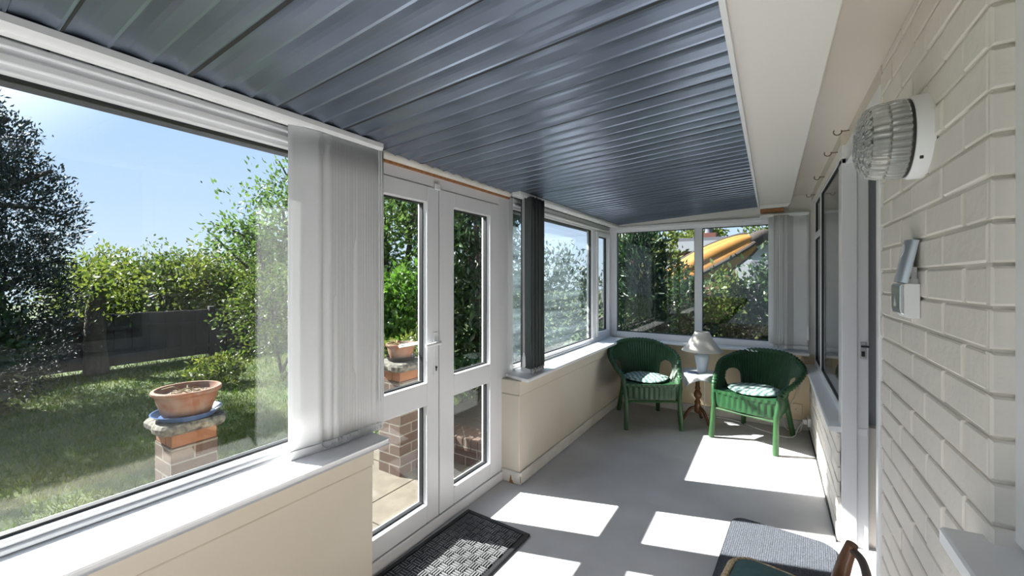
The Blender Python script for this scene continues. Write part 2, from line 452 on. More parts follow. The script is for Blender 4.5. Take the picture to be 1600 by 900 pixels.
lfR = door_leaf(1.744, 2.347, 1.868, 2.238, 'door_leaf')
build('seal_strip', MB().box(-1.65,-1.588,1.738,1.744,.066,1.902).box(-1.65,-1.588,1.122,2.352,.0615,.0665).box(-1.65,-1.59,2.3465,2.3505,.066,1.902), M_gasket, d1)
# handle set on the left leaf
hd = build('handle', MB().box(-1.582,-1.575,1.690,1.722,.86,1.10), M_whplast, lfL, bevel=.003)
mb = MB().tube([(-1.58,1.706,1.045),(-1.545,1.706,1.045),(-1.535,1.70,1.045),(-1.532,1.60,1.043),(-1.534,1.585,1.042)], [.009,.009,.010,.009,.008], 10)
build('lever', mb, M_whplast, hd, smooth=True)
mb = MB().tube([(-1.576,1.706,.905),(-1.570,1.706,.905)], .007, 10)
mb.box(-1.576,-1.571,1.703,1.709,.885,.905)
build('keyhole', mb, M_dark, hd)
hk = build('hinge', MB().box(-1.585,-1.572,1.702,1.742,1.893,1.925), M_whplast, d1, bevel=.003)
mb = MB().tube([(-1.665,1.70,1.03),(-1.70,1.70,1.03),(-1.705,1.69,1.03),(-1.705,1.56,1.03)], .009, 10)
build('outside_lever', mb, M_whplast, lfL, smooth=True)

# window_2 : far left window
w2 = struct_root('window_2', (-1.62,3.55,.7), 'far left window with misted wide pane and narrow casement', 'window')
mb = MB().box(-1.66,XF,2.470,2.535,.70,1.985).box(-1.66,XF,4.64,4.74,.70,1.985).box(-1.66,XF,4.120,4.205,.755,1.91)
mb.box(-1.66,XF,2.535,4.64,.70,.762).box(-1.66,XF,2.535,4.64,1.905,1.985)
build('frame', mb, M_pvc, w2, bevel=.004)
build('glazing_bead', MB().box(-1.61,-1.578,2.54,4.62,1.925,1.945).box(-1.61,-1.576,2.54,4.64,.724,.738), M_pvc, w2, bevel=.005)
pane(w2, 'x', XG, 2.535, 4.120, .762, 1.905, M_mist)
cs = build('casement', ring(MB(), 'x', -1.65, -1.575, 4.208, 4.637, .766, 1.902, .045), M_pvc, w2, bevel=.004)
pane(cs, 'x', XG, 4.253, 4.592, .811, 1.857, M_glass)
mb = MB().box(-1.575,-1.567,4.222,4.240,1.22,1.29).tube([(-1.57,4.231,1.27),(-1.545,4.231,1.27),(-1.54,4.25,1.265),(-1.54,4.27,1.17),(-1.541,4.27,1.14)], .008, 8)
build('handle', mb, M_whplast, cs, smooth=True)

# far wall and window_3
wf = struct_root('wall_far', (-.6,4.66,0), 'cream low wall under the far window', 'wall')
build('panel', MB().box(-1.66,.62,4.64,4.80,0,.697), M_cream2, wf)
build('upper_band', MB().box(-1.62,.62,4.652,4.80,1.985,2.32), M_whitep, wf)
build('side_band', MB().box(.275,.62,4.655,4.80,.697,1.985), M_brickp, wf)
struct('baseboard_far', MB().box(-1.44,.295,4.618,4.64,0,.088), M_skirt, 'scuffed white skirting along the far wall', 'baseboard', bevel=.006)
struct('trim_11', MB().extrude_x([(4.70,.722),(4.54,.722),(4.531,.718),(4.528,.71),(4.531,.701),(4.54,.697),(4.70,.697)], -1.40, .29), M_sillm, 'white sill board under the far window', 'window sill', bevel=.003)
w3 = struct_root('window_3', (-.6,4.70,.72), 'far end window with two wide panes in white frame', 'window')
mb = MB().box(-1.60,-1.512,4.662,4.74,.722,1.985).box(.245,.30,4.662,4.74,.722,1.985).box(-.680,-.608,4.662,4.74,.785,1.922)
mb.box(-1.512,.245,4.662,4.74,.722,.788).box(-1.512,.245,4.662,4.74,1.920,1.985)
build('frame', mb, M_pvc, w3, bevel=.004)
pane(w3, 'y', YF, -1.512, -.680, .788, 1.920, M_glass)
pane(w3, 'y', YF, -.608, .245, .788, 1.920, M_glass)
# sloping fascia between far window and ceiling
mb = MB().add([(-1.56,4.63,1.972),(-.09,4.63,2.022),(-.09,4.63,2.09),(-1.56,4.63,2.01),(-1.56,4.66,1.972),(-.09,4.66,2.022),(-.09,4.66,2.09),(-1.56,4.66,2.01)],
              [(0,1,2,3),(7,6,5,4),(0,4,5,1),(2,6,7,3),(1,5,6,2),(0,3,7,4)])
struct('trim_12', mb, M_whitep, 'white fascia board above the far window', 'trim')
struct('trim_13', MB().box(-1.57,-.08,4.622,4.66,1.955,1.985), M_pvc, 'white trim strip over the far window head', 'trim', bevel=.004)

# ------------------------------------------------------------------ painted brick walls of the house
def bricks_x(mb, x, y0, y1, z0, z1, start, pitch=.24, course=.0787, d=.007, off0=0, flip=1, rnd=None):
    """brick faces looking towards -x; x = face plane"""
    rnd = rnd or random
    k = 0; z = z0
    while z < z1 - .01:
        zt = min(z + course - .008, z1)
        s = start + (pitch/2 if (k+off0) % 2 else 0)
        ys = []; y = s
        while y > y0: y -= pitch
        while y < y1:
            a, b = max(y, y0), min(y + pitch - .012, y1)
            if b - a > .015: ys.append((a, b))
            y += pitch
        for a, b in ys:
            dx = rnd.uniform(-.002,.002)
            j = [rnd.uniform(-.0015,.0015) for _ in range(8)]
            e = .004
            X = x + dx
            vs = [(X+d+.004,a,z),(X+d+.004,b,z),(X+d+.004,b,zt),(X+d+.004,a,zt),
                  (X+.0028,a+j[0],z+j[4]),(X+.0028,b+j[1],z+j[5]),(X+.0028,b+j[2],zt+j[6]),(X+.0028,a+j[3],zt+j[7]),
                  (X,a+e+j[0],z+e+j[4]),(X,b-e+j[1],z+e+j[5]),(X,b-e+j[2],zt-e+j[6]),(X,a+e+j[3],zt-e+j[7])]
            fs = [(8,9,10,11)]
            for q in range(4):
                r_ = (q+1) % 4
                fs += [(q, r_, 4+r_, 4+q), (4+q, 4+r_, 8+r_, 8+q)]
            mb.add(vs, fs)
        z += course; k += 1
    return mb
XB = .335
mb = MB()
Z0 = .012
bricks_x(mb, XB, 1.103, 1.965, Z0, 2.165, 1.103+.243-.24-.004, off0=0)
bricks_x(mb, XB, YB, 1.103, Z0, .885, 1.103+.243-.24-.004, off0=0)
mb.box(XB+.007,.58,1.103,1.97,0,2.2).box(XB+.007,.58,YB,1.103,0,.888)
# brick reveal of the near window, facing the camera
k = 0; z = Z0 + .0787*11
while z < 2.15:
    zt = z+.0715; e = .004; y = 1.103+random.uniform(-.002,.002); a, b = XB+.002, .46
    vs = [(a,y+.012,z),(b,y+.012,z),(b,y+.012,zt),(a,y+.012,zt),(a,y-.006,z),(b,y-.006,z),(b,y-.006,zt),(a,y-.006,zt),(a+e,y-.010,z+e),(b,y-.010,z+e),(b,y-.010,zt-e),(a+e,y-.010,zt-e)]
    fs = [(8,9,10,11)]
    for q in range(4):
        r_ = (q+1) % 4
        fs += [(q,r_,4+r_,4+q),(4+q,4+r_,8+r_,8+q)]
    mb.add(vs, fs); z += .0787
struct('wall_right', mb, M_brickp, 'cream painted brick wall on the near right', 'wall')
# low brick wall under the right hand window
mb = MB()
bricks_x(mb, .297, 2.76, 4.64, Z0, .575, 2.80)
mb.box(.304,.58,2.80,4.66,0,.585).box(.36,.58,2.80,4.66,.585,.62)
struct('wall_right.001', mb, M_brickp, 'cream painted low brick wall under the right window', 'wall')
struct('wall_right.002', MB().box(.334,.58,1.955,2.75,2.10,2.2).box(.31,.58,2.75,4.66,2.10,2.2), M_eave, 'beige painted band above right window and doorway', 'wall')
struct('baseboard_right', MB().box(.290,.2975,2.76,4.62,0,.012), M_gasket, 'dark joint line at the foot of the low brick wall', 'baseboard')

# window_4 : right hand window with mullion and small top light
w4 = struct_root('window_4', (.35,3.7,.6), 'right hand window into the house with narrow far casement', 'window')
mb = MB().box(.335,.40,2.80,2.86,.612,2.10).box(.335,.40,4.60,4.655,.612,2.10).box(.335,.40,2.86,4.60,.612,.662).box(.335,.40,2.86,4.60,2.075,2.10)
mb.box(.335,.40,4.10,4.16,.662,2.075).box(.33,.395,4.16,4.60,1.75,1.80)
build('frame', mb, M_pvc, w4, bevel=.004)
pane(w4, 'x', .352, 2.86, 4.10, .662, 2.075, M_glass)
pane(w4, 'x', .352, 4.16, 4.60, .662, 1.75, M_glass)
pane(w4, 'x', .352, 4.16, 4.60, 1.80, 2.075, M_glass)
build('sill', MB().extrude_y([(.42,.625),(.262,.612),(.256,.606),(.258,.585),(.42,.585)], 2.758, 4.62), M_sillm, w4, bevel=.003)
# net / dim room behind the right window
struct('wall_inner', MB().box(1.60,1.66,YB,4.9,0,2.3).box(.58,1.6,4.84,4.9,0,2.3).box(.58,1.6,3.35,3.40,0,2.3).box(.55,1.6,YB-.06,YB,0,2.3), M_int, 'grey inner walls of the house rooms', 'wall')
struct('floor_inner', MB().box(.58,1.66,YB,4.9,-.1,0), M_intl, 'pale floor inside the house', 'floor')
struct('ceiling_inner', MB().box(.58,1.66,YB,4.9,2.2,2.26), M_int, 'ceiling inside the house', 'ceiling')

# door_2 : doorway from porch to house
d2 = struct_root('door_2', (.37,2.4,0), 'white door frame of the house doorway beside the brick wall', 'door')
build('jamb', MB().box(.312,.378,2.752,2.86,0,2.03), M_pvc, d2, bevel=.004)
j2 = build('jamb', MB().box(.378,.424,2.762,2.86,0,2.03), M_pvc, d2, bevel=.003)
build('jamb', MB().box(.327,.45,1.962,2.0,0,2.03), M_pvc, d2, bevel=.004)
build('head', MB().box(.330,.46,1.958,2.76,2.0,2.10).box(.312,.46,2.752,2.86,2.0,2.10), M_pvc, d2, bevel=.004)
sp = build('strike_plate', MB().box(.388,.414,2.758,2.7625,.985,1.07), M_silver, j2, bevel=.001)
build('latch_hole', MB().box(.394,.408,2.7555,2.7585,.995,1.022).box(.392,.424,2.750,2.7585,1.043,1.052), M_dark, sp)
struct('wall_hall', MB().box(.424,1.6,2.86,2.92,0,2.2).box(.58,1.6,1.90,1.955,0,2.2), M_int, 'grey hall wall seen through the doorway', 'wall')
struct('trim_14', MB().box(.424,1.6,2.835,2.862,0,.47), M_intl, 'pale boarded dado inside the doorway', 'trim')

# window_5 : near right opening, only its frame edge and sill show
w5 = struct_root('window_5', (.40,.2,.92), 'near right window with white frame edge and projecting sill', 'window')
mb = ring(MB(), 'x', .366, .44, YB, 1.096, .93, 2.2, .07)
build('frame', mb, M_pvc, w5, bevel=.004)
pane(w5, 'x', .405, YB+.07, 1.026, 1.0, 2.13, M_glass)
build('sill', MB().extrude_y([(.44,.925),(.282,.915),(.278,.91),(.278,.885),(.285,.882),(.44,.882)], YB, 1.128), M_sillm, w5, bevel=.003)

# rear wall; unseen window added behind the camera, enlarged for sky light
wr = struct_root('wall_rear', (-.6,YB-.1,0), 'cream rear wall behind the viewer', 'wall')
build('panel', MB().box(-1.66,.6,YB-.16,YB,0,.25).box(-1.66,.6,YB-.16,YB,1.98,2.3).box(.3,.6,YB-.16,YB,.25,1.98), M_cream, wr)
w6 = struct_root('window_6', (-.7,YB-.08,.75), 'added unseen rear window behind the viewer, enlarged for sky light', 'window')
build('frame', ring(MB(), 'y', YB-.11, YB-.04, -1.66, .3, .25, 1.98, .06), M_pvc, w6)
pane(w6, 'y', YB-.08, -1.60, .24, .31, 1.92, M_glass)

# ------------------------------------------------------------------ vertical blinds
def rail_profile(x0, x1, z0, z1):
    return [(x0,z0),(x0,z1),(x1,z1),(x1,z0+.012),(x1-.008,z0),(x1-.016,z0),(x1-.018,z0+.006),(x0+.018,z0+.006),(x0+.016,z0)]
def slat_mb(c, ang, z0, z1, w=.127, rnd=random):
    """curved fabric strip, ang = direction of its width in the xy plane"""
    d = Vector((math.cos(ang), math.sin(ang), 0)); nn = Vector((-d.y, d.x, 0))
    m = MB(); N = 6; rows = 8; vs = []
    ph = rnd.uniform(0,6)
    for side in (0, 1):
        for r_ in range(rows+1):
            f = r_/rows; z = z1 + (z0-z1)*f
            for i in range(N+1):
                t = i/N - .5
                off = .004*(1-4*t*t) + .0035*math.sin(ph + 3*f)*f
                p = Vector(c) + d*(t*w) + nn*(off + (.0009 if side else 0))
                vs.append((p.x, p.y, z))
    q = (N+1)*(rows+1)
    fs = []
    for r_ in range(rows):
        for i in range(N):
            a = r_*(N+1)+i
            fs.append((a,a+1,a+N+2,a+N+1)); fs.append((q+a,q+a+N+1,q+a+N+2,q+a+1))
    for r_ in range(rows):
        for i in (0, N):
            a = r_*(N+1)+i
            fs.append((a,a+N+1,q+a+N+1,q+a))
    for i in range(N):
        fs.append((i,q+i,q+i+1,i+1)); a = rows*(N+1)+i; fs.append((a,a+1,q+a+1,q+a))
    return m.add(vs, fs)
def blind(name, label, loc, rail, slats, ztop, zbot, cords, group, chain=True, fabric=None):
    t = thing(name, label, 'blind', loc, group=group)
    build('headrail', rail, M_whplast, t, bevel=.002)
    rnd = random.Random(hash(label) % 1000 if False else len(label))
    for (x, y, ang) in slats:
        s = build('slat', slat_mb((x,y,0), ang, zbot+.02, ztop, rnd=rnd), fabric or M_blind, t, smooth='all')
        d = Vector((math.cos(ang), math.sin(ang), 0)); n_ = Vector((-d.y,d.x,0))
        w = MB().obox((x,y,zbot+.016), d*.058, n_*.003, (0,0,.016))
        build('weight', w, M_whplast, s, bevel=.001)
    if chain and len(slats) > 2:
        for sgn in (-1, 1):
            pts = []
            for i in range(len(slats)-1):
                x, y, a = slats[i]; x2, y2, a2 = slats[i+1]
                for q in range(5):
                    f = q/5
                    ax, ay = x + math.cos(a)*.058*sgn, y + math.sin(a)*.058*sgn
                    bx, by = x2 + math.cos(a2)*.058*sgn, y2 + math.sin(a2)*.058*sgn
                    sag = .020*math.sin(PI*f)
                    pts.append((ax+(bx-ax)*f + sgn*.006*math.sin(PI*f), ay+(by-ay)*f, zbot+.024-sag))
            build('bead_chain', MB().tube(pts, .0022, 5), M_whplast, t)
    for pts in cords:
        build('pull_cord', MB().tube(pts, .0022, 6), M_whplast, t)
    return t
sl1 = []
for i in range(21):
    sl1.append((-1.498 + .0012*math.sin(i*2.1), .905 + .0134*i + (.03 if i else 0), math.radians(77 + (1.5*math.sin(i*1.7) if i else 3))))
rail1 = MB().extrude_y(rail_profile(-1.525,-1.462,1.968,2.0), YB+.02, 1.245)
blind('vertical_blind', 'white vertical blind bunched beside the glazed doors at near left window', (-1.5,1.1,.72), rail1, sl1, 1.972, .722,
      [[(-1.47,1.238,1.97),(-1.47,1.240,1.4),(-1.471,1.239,.86),(-1.471,1.228,.85),(-1.47,1.227,1.4),(-1.47,1.226,1.97)]], 'vertical blinds at the windows')
sl2 = []
for i in range(12):
    sl2.append((-1.478 + .004*math.sin(i*2.3), 2.53 + .0165*i, math.radians(-24 + 8*math.sin(i*1.9))))
rail2 = MB().extrude_y(rail_profile(-1.525,-1.462,1.968,2.002), 2.42, 4.60)
b2 = blind('vertical_blind', 'grey vertical blind bunched at the door end of the misted window', (-1.5,2.6,.72), rail2, sl2, 1.974, .726,
      [[(-1.455,2.445,1.97),(-1.455,2.45,1.3),(-1.455,2.452,.80)],[(-1.455,2.462,1.97),(-1.455,2.466,1.3),(-1.455,2.468,.80)]], 'vertical blinds at the windows', fabric=M_blind2)
build('cord_weight', MB().lathe([(.004,.0),(.013,.01),(.012,.07),(.006,.10),(.003,.105)], (-1.455,2.46,.775), 10), M_whplast, b2, smooth=True)
sl3 = [(-.02+.060 + 0, 4.612, math.radians(4))]
for i in range(9):
    sl3.append((.055 + .0135*i, 4.600 + .003*(i % 2), math.radians(48 + 8*math.sin(i*1.3))))
sl3.append((.228, 4.610, math.radians(-3)))
rail3 = MB().box(-.09,.292,4.585,4.622,1.978,2.004)
b3 = blind('vertical_blind', 'pale grey vertical blind bunched at right end of the far window', (.13,4.6,.74), rail3, sl3, 1.985, .745,
      [[(.284,4.575,1.98),(.285,4.572,1.4),(.284,4.57,.93)]], 'vertical blinds at the windows')
build('cord_weight', MB().lathe([(.003,0),(.012,.008),(.014,.03),(.011,.11),(.004,.135)], (.284,4.57,.835), 10), M_whplast, b3, smooth=True)

# ------------------------------------------------------------------ mats
mat_t = thing('rubber_doormat', 'black rubber basket-weave doormat lying at the glazed doors', 'doormat', (-1.335,1.56,0), math.radians(-1.5))
W, Lm = .218, .385
build('base', MB().prism([(-W,-Lm),(W,-Lm),(W,Lm),(-W,Lm)], 0, .006), M_rubber, mat_t, local=True, bevel=.002)
ri = MB()
for (x0,x1,y0,y1) in ((-W,-W+.024,-Lm,Lm),(W-.024,W,-Lm,Lm),(-W+.024,W-.024,-Lm,-Lm+.024),(-W+.024,W-.024,Lm-.024,Lm)):
    ri.box(x0,x1,y0,y1,.005,.012)
build('border', ri, M_rubber, mat_t, local=True, bevel=.003)
tr = MB()
nx, ny = 9, 16; cx, cy = 2*(W-.03)/nx, 2*(Lm-.03)/ny
for i in range(nx):
    for j in range(ny):
        x0, y0 = -W+.03+i*cx, -Lm+.03+j*cy
        for q in range(3):
            if (i+j) % 2: tr.box(x0+cx*(q+.24)/3, x0+cx*(q+.66)/3, y0+.003, y0+cy-.003, .005, .013)
            else: tr.box(x0+.003, x0+cx-.003, y0+cy*(q+.24)/3, y0+cy*(q+.66)/3, .005, .013)
M_tread = mat('worn_rubber_tread', (.12,.122,.127), .32, noise=(5,.8,(.19,.19,.20)))
build('tread', tr, M_tread, mat_t, local=True)

gm = thing('ribbed_mat', 'grey ribbed carpet mat with rounded corners beside the doorway', 'mat', (.02,2.31,0), math.radians(-4))
def rrect(w, h, r, n=7):
    pts = []
    for cx_, cy_, a0 in ((w-r,h-r,0),(-w+r,h-r,90),(-w+r,-h+r,180),(w-r,-h+r,270)):
        for i in range(n+1):
            a = math.radians(a0 + 90*i/n); pts.append((cx_+r*math.cos(a), cy_+r*math.sin(a)))
    return pts
build('backing', MB().prism(rrect(.24,.41,.075), 0, .005), M_rubber, gm, local=True)
build('pile', MB().prism(rrect(.236,.406,.073), .004, .011), M_rib, gm, local=True)

# ------------------------------------------------------------------ wicker chairs
def lerp_key(keys, t):
    for (t0, p0), (t1, p1) in zip(keys, keys[1:]):
        if t <= t1:
            f = (t-t0)/(t1-t0); f2 = f
            return tuple(a + (b-a)*f2 for a, b in zip(p0, p1))
    return keys[-1][1]
def smooth_curve(pts, n):
    """Catmull-Rom through pts, n samples"""
    P = [Vector(p) for p in pts]; out = []
    m = len(P)-1
    for i in range(n+1):
        s = i/n*m; k = min(int(s), m-1); f = s-k
        p1, p2 = P[k], P[k+1]; p0 = P[k-1] if k > 0 else p1*2-p2; p3 = P[k+2] if k+2 <= m else p2*2-p1
        out.append(.5*((2*p1) + (p2-p0)*f + (2*p0-5*p1+4*p2-p3)*f*f + (3*p1-p0-3*p2+p3)*f**3))
    return out
def wicker_chair(label, loc, rz, top=.77):
    t = thing('wicker_armchair', label, 'armchair', loc, rz, 'green wicker armchairs')
    k = top/.77
    half = [(0,-.335,.765*k),(.16,-.315,.750*k),(.275,-.225,.700*k),(.335,-.095,.642*k),(.308,.055,.555*k),(.270,.175,.485),(.256,.243,.43)]
    base = [(0,-.235,.40),(.125,-.215,.40),(.195,-.14,.40),(.222,-.03,.40),(.232,.085,.40),(.238,.185,.40),(.242,.245,.40)]
    rim = [(-x,y,z) for x,y,z in reversed(half[1:])] + half
    bas = [(-x,y,z) for x,y,z in reversed(base[1:])] + base
    NU, NV = 440, 16
    R = smooth_curve(rim, NU); B = smooth_curve(bas, NU)
    stakes = 74
    holes = (-.425, .425); hw = .155
    def pos(i, v, side):
        r, b = R[i], B[i]
        p = b.lerp(r, v)
        bulge = .018*math.sin(PI*v)
        c = Vector((p.x, p.y, 0)); outw = c.normalized() if c.length > 1e-6 else Vector((0,-1,0))
        corr = .0042*math.cos(2*PI*stakes*i/NU)
        return p + outw*(-bulge*.3 + side*.006 + corr)
    def in_hole(i, v):
        s = 2*i/NU - 1
        for h in holes:
            d = (s-h)/hw
            if abs(d) < 1 and v > .02:
                lim = .30 + .34*math.sqrt(max(0, 1-d*d))
                if v < lim: return True
        return False
    m = MB(); vs = []
    for side in (-1, 1):
        for i in range(NU+1):
            for j in range(NV+1): vs.append(pos(i, j/NV, side))
    q = (NU+1)*(NV+1); fs = []; keep = set()
    for i in range(NU):
        for j in range(NV):
            if not in_hole(i+.5, (j+.5)/NV): keep.add((i, j))
    for (i, j) in keep:
        a = i*(NV+1)+j; b = a+NV+1
        fs.append((a,b,b+1,a+1)); fs.append((q+a,q+a+1,q+b+1,q+b))
        if (i-1,j) not in keep: fs.append((a,a+1,q+a+1,q+a))
        if (i+1,j) not in keep: fs.append((b,q+b,q+b+1,b+1))
        if (i,j-1) not in keep: fs.append((a,q+a,q+b,b))
        if (i,j+1) not in keep: fs.append((a+1,b+1,q+b+1,q+a+1))
    m.add(vs, fs)
    back = build('woven_back', m, M_wick, t, local=True, smooth=True)
    for h in holes:            # bound edge of each arch
        pts = []
        for qd in range(25):
            d = -1 + 2*qd/24
            pts.append((h + d*hw, .30 + .34*math.sqrt(max(0, 1-d*d))))
        pts = [(h-hw, .02), (h-hw,.13)] + pts + [(h+hw,.13), (h+hw, .02)]
        P3 = []
        for s, v in pts:
            i = max(0, min(NU, round((s+1)/2*NU)))
            P3.append(pos(i, v, 0))
        build('arch_binding', MB().tube(P3, .0085, 8, twist=(.2,180)), M_wick, back, local=True, smooth=True)
    # braided rim, running down the front posts
    path = [Vector((-.244,.258,.275)), Vector((-.245,.255,.35))] + R[6:-6:2] + [Vector((.245,.255,.35)), Vector((.244,.258,.275))]
    dense = smooth_curve(path[::2] + ([path[-1]] if len(path) % 2 == 0 else []), 420)
    build('braided_rim', MB().tube(dense, .0205, 10, twist=(.17,95)), M_wick, t, local=True, smooth=True)
    # seat and apron
    out = [(p.x, p.y) for p in B[::8]]
    front = [(.242,.245),(.12,.268),(0,.275),(-.12,.268)]
    build('seat', MB().prism(out + front, .385, .408), M_wick, t, local=True)
    loop = smooth_curve([(p.x,p.y,0) for p in B[::22]] + [(.242,.245,0)] + [(x,y,0) for x,y in front[1:]] + [(-.242,.245,0)], 460)
    a = MB(); vs = []; rows = [(.275,0),(.29,.4),(.32,1),(.35,.9),(.385,.8),(.395,1),(.41,1.2),(.418,.5)]
    for side in (0, 1):
        for i, p in enumerate(loop):
            o_ = Vector((p.x,p.y,0)).normalized()
            for (z, am) in rows:
                c = .0055*math.cos(2*PI*68*i/460)*(am if z < .39 else -.6)
                w = p + o_*((.006 if side else -.006) + c + (.006 if z > .39 else 0)); vs.append((w.x,w.y,z))
    nr = len(rows); q = (len(loop))*nr; fs = []
    for i in range(len(loop)-1):
        for j in range(nr-1):
            b_ = i*nr+j; c_ = b_+nr
            fs.append((b_,c_,c_+1,b_+1)); fs.append((q+b_,q+b_+1,q+c_+1,q+c_))
        fs.append((i*nr, q+i*nr, q+(i+1)*nr, (i+1)*nr)); fs.append((i*nr+nr-1,(i+1)*nr+nr-1,q+(i+1)*nr+nr-1,q+i*nr+nr-1))
    a.add(vs, fs)
    build('apron', a, M_wick, t, local=True, smooth=True)
    for s in (-1, 1):
        build('leg', MB().tube([(s*.243,.258,.30),(s*.246,.272,.15),(s*.250,.290,.03),(s*.250,.291,0)], [.019,.022,.023,.021], 12), M_leg, t, local=True, smooth=True)
        build('leg', MB().tube([(s*.165,-.195,.39),(s*.185,-.235,.2),(s*.205,-.285,.0)], [.020,.021,.021], 12), M_leg, t, local=True, smooth=True)
    st = MB().tube([(-.246,.26,.255),(.246,.26,.255)], .011, 8).tube([(-.175,-.215,.262),(.175,-.215,.262)], .011, 8)
    for s in (-1, 1): st.tube([(s*.245,.26,.258),(s*.178,-.215,.262)], .011, 8)
    build('stretcher', st, M_leg, t, local=True, smooth=True)
    return t
def cushion_material():
    m = mat('cushion_print', (.20,.34,.31), .9)
    nt = m.node_tree; N = nt.nodes; L = nt.links; tc = N['Texture Coordinate']
    w = N.new('ShaderNodeTexWave'); w.bands_direction = 'X'; w.inputs['Scale'].default_value = 7; w.inputs['Distortion'].default_value = 5
    w.inputs['Detail'].default_value = 3; w.inputs['Detail Scale'].default_value = 3
    L.new(tc.outputs['Object'], w.inputs['Vector'])
    cr = N.new('ShaderNodeValToRGB'); e = cr.color_ramp.elements; e[0].position = .1; e[0].color = (.07,.15,.135,1); e[1].position = 1.0; e[1].color = (.36,.43,.42,1)
    L.new(w.outputs['Fac'], cr.inputs[0]); L.new(cr.outputs['Color'], N['Principled BSDF'].inputs['Base Color'])
    return m
M_cush = cushion_material()
def cushion(label, loc, rz):
    prof = [(0,0),(.18,.0),(.208,.005),(.216,.012),(.210,.020),(.18,.026),(.08,.028),(0,.028)]
    mb = MB(); n = 48
    def mod(i, k):
        th = 2*PI*k/n
        return 1 + .06*abs(math.cos(2*(th+PI/4)))**2*-1 + (.02*math.cos(16*th) if 2 <= i <= 4 else 0)
    mb.lathe(prof, (0,.02,0), n, sx=1.0, sy=1.05, mod=mod)
    o = build('seat_cushion', mb, M_cush, loc=loc, local=True, smooth=True)
    o.rotation_euler = (0,0,rz)
    return tag(o, label, 'cushion', 'pale green seat cushions')
def yaw(dx, dy): return math.atan2(dy, dx) - PI/2      # local +y faces (dx,dy)
cl = (-1.055,4.15,0); rl = yaw(.263,-.475)
cr_ = (-.118,4.20,0); rr_ = yaw(-.19,-.586)
wicker_chair('green wicker tub armchair in the left corner, left of the lamp table', cl, rl, .748)
wicker_chair('green wicker tub armchair right of the lamp table, partly in sunlight', cr_, rr_, .728)
cushion('pale green and white cushion on the left corner wicker chair', (cl[0],cl[1],.412), rl)
cushion('pale green and white cushion on the wicker chair right of the lamp', (cr_[0],cr_[1],.412), rr_)

# ------------------------------------------------------------------ tripod table, cloth, lamp
TX, TY = -.60, 4.31
tb = thing('tripod_table', 'small brown tripod table with turned stem between the wicker chairs', 'side table', (TX,TY,0))
build('tabletop', MB().lathe([(0,.476),(.165,.476),(.178,.481),(.18,.488),(.172,.494),(0,.494)], (TX,TY,0), 40), M_wood, tb, smooth=True)
build('stem', MB().lathe([(.018,.10),(.030,.115),(.032,.16),(.024,.19),(.030,.205),(.022,.22),(.018,.235),(.034,.262),(.036,.285),(.024,.312),(.018,.325),(.026,.335),(.019,.36),(.017,.42),(.022,.455),(.04,.476)], (TX,TY,0), 20), M_wood, tb, smooth=True)
for a in (math.radians(195), math.radians(-35), math.radians(85)):
    c, s = math.cos(a), math.sin(a)
    pts = smooth_curve([(TX+c*.02,TY+s*.02,.155),(TX+c*.065,TY+s*.065,.135),(TX+c*.105,TY+s*.105,.075),(TX+c*.13,TY+s*.13,.030),(TX+c*.155,TY+s*.155,.014),(TX+c*.175,TY+s*.175,.012)], 20)
    build('leg', MB().tube(pts, [.017-.006*i/20 for i in range(21)], 10), M_wood, tb, smooth=True)
# square lace cloth with drooping corners
mb = MB(); N = 36; vs = []; S_ = .225; rot = math.radians(20)
for i in range(N+1):
    for j in range(N+1):
        x, y = (2*i/N-1)*S_, (2*j/N-1)*S_
        r_ = math.hypot(x, y); th = math.atan2(y, x)
        sc = 1 + .04*math.cos(4*th)
        if r_ > .178:
            ex = r_-.178; nr = .178 + min(ex,.02)*.5 + .010*math.cos(9*th)*min(ex/.05,1); z = .4965 - ex*.95
            x, y = x/r_*nr, y/r_*nr
        else: z = .4965
        vs.append((TX+x*math.cos(rot)-y*math.sin(rot), TY+x*math.sin(rot)+y*math.cos(rot), z))
fs = [(i*(N+1)+j, (i+1)*(N+1)+j, (i+1)*(N+1)+j+1, i*(N+1)+j+1) for i in range(N) for j in range(N)]
cloth = build('table_cloth', mb.add(vs, fs), M_lace, loc=(TX,TY,.4965), smooth=True)
sm = cloth.modifiers.new('thick','SOLIDIFY'); sm.thickness = .0015; sm.offset = 1
tag(cloth, 'white lace cloth with hanging corners on the tripod table', 'tablecloth')
LX, LY, LZ = -.562, 4.31, .4985
lp = thing('table_lamp', 'table lamp with pale ceramic base and cream coolie shade on tripod table', 'lamp', (LX,LY,LZ))
build('base', MB().lathe([(.0,0),(.040,0),(.044,.006),(.048,.05),(.057,.10),(.063,.14),(.064,.158),(.056,.172),(.040,.18),(.0,.18)], (LX,LY,LZ), 36), M_ceramic, lp, smooth=True)
build('stem', MB().lathe([(.012,.178),(.014,.185),(.011,.20),(.011,.31),(.018,.315),(.018,.33),(0.006,.335)], (LX,LY,LZ), 14), M_whplast, lp, smooth=True)
sh = [(.182,.205),(.180,.210),(.150,.245),(.120,.285),(.095,.325),(.074,.365),(.066,.385),(.063,.386),(.064,.378),(.092,.322),(.117,.283),(.147,.243),(.178,.205),(.182,.205)]
mb = MB(); n = 48; vs = []; m_ = len(sh)
mb.lathe(sh, (LX,LY,LZ), n); mb.f = [f for f in mb.f if len(f) == 4]
build('lamp_shade', mb, M_shade, lp, smooth=True)
sp_ = MB()
for a in (0, 2.09, 4.19): sp_.tube([(LX,LY,LZ+.33),(LX+.065*math.cos(a),LY+.065*math.sin(a),LZ+.382)], .002, 5)
build('shade_carrier', sp_, M_dark, lp)
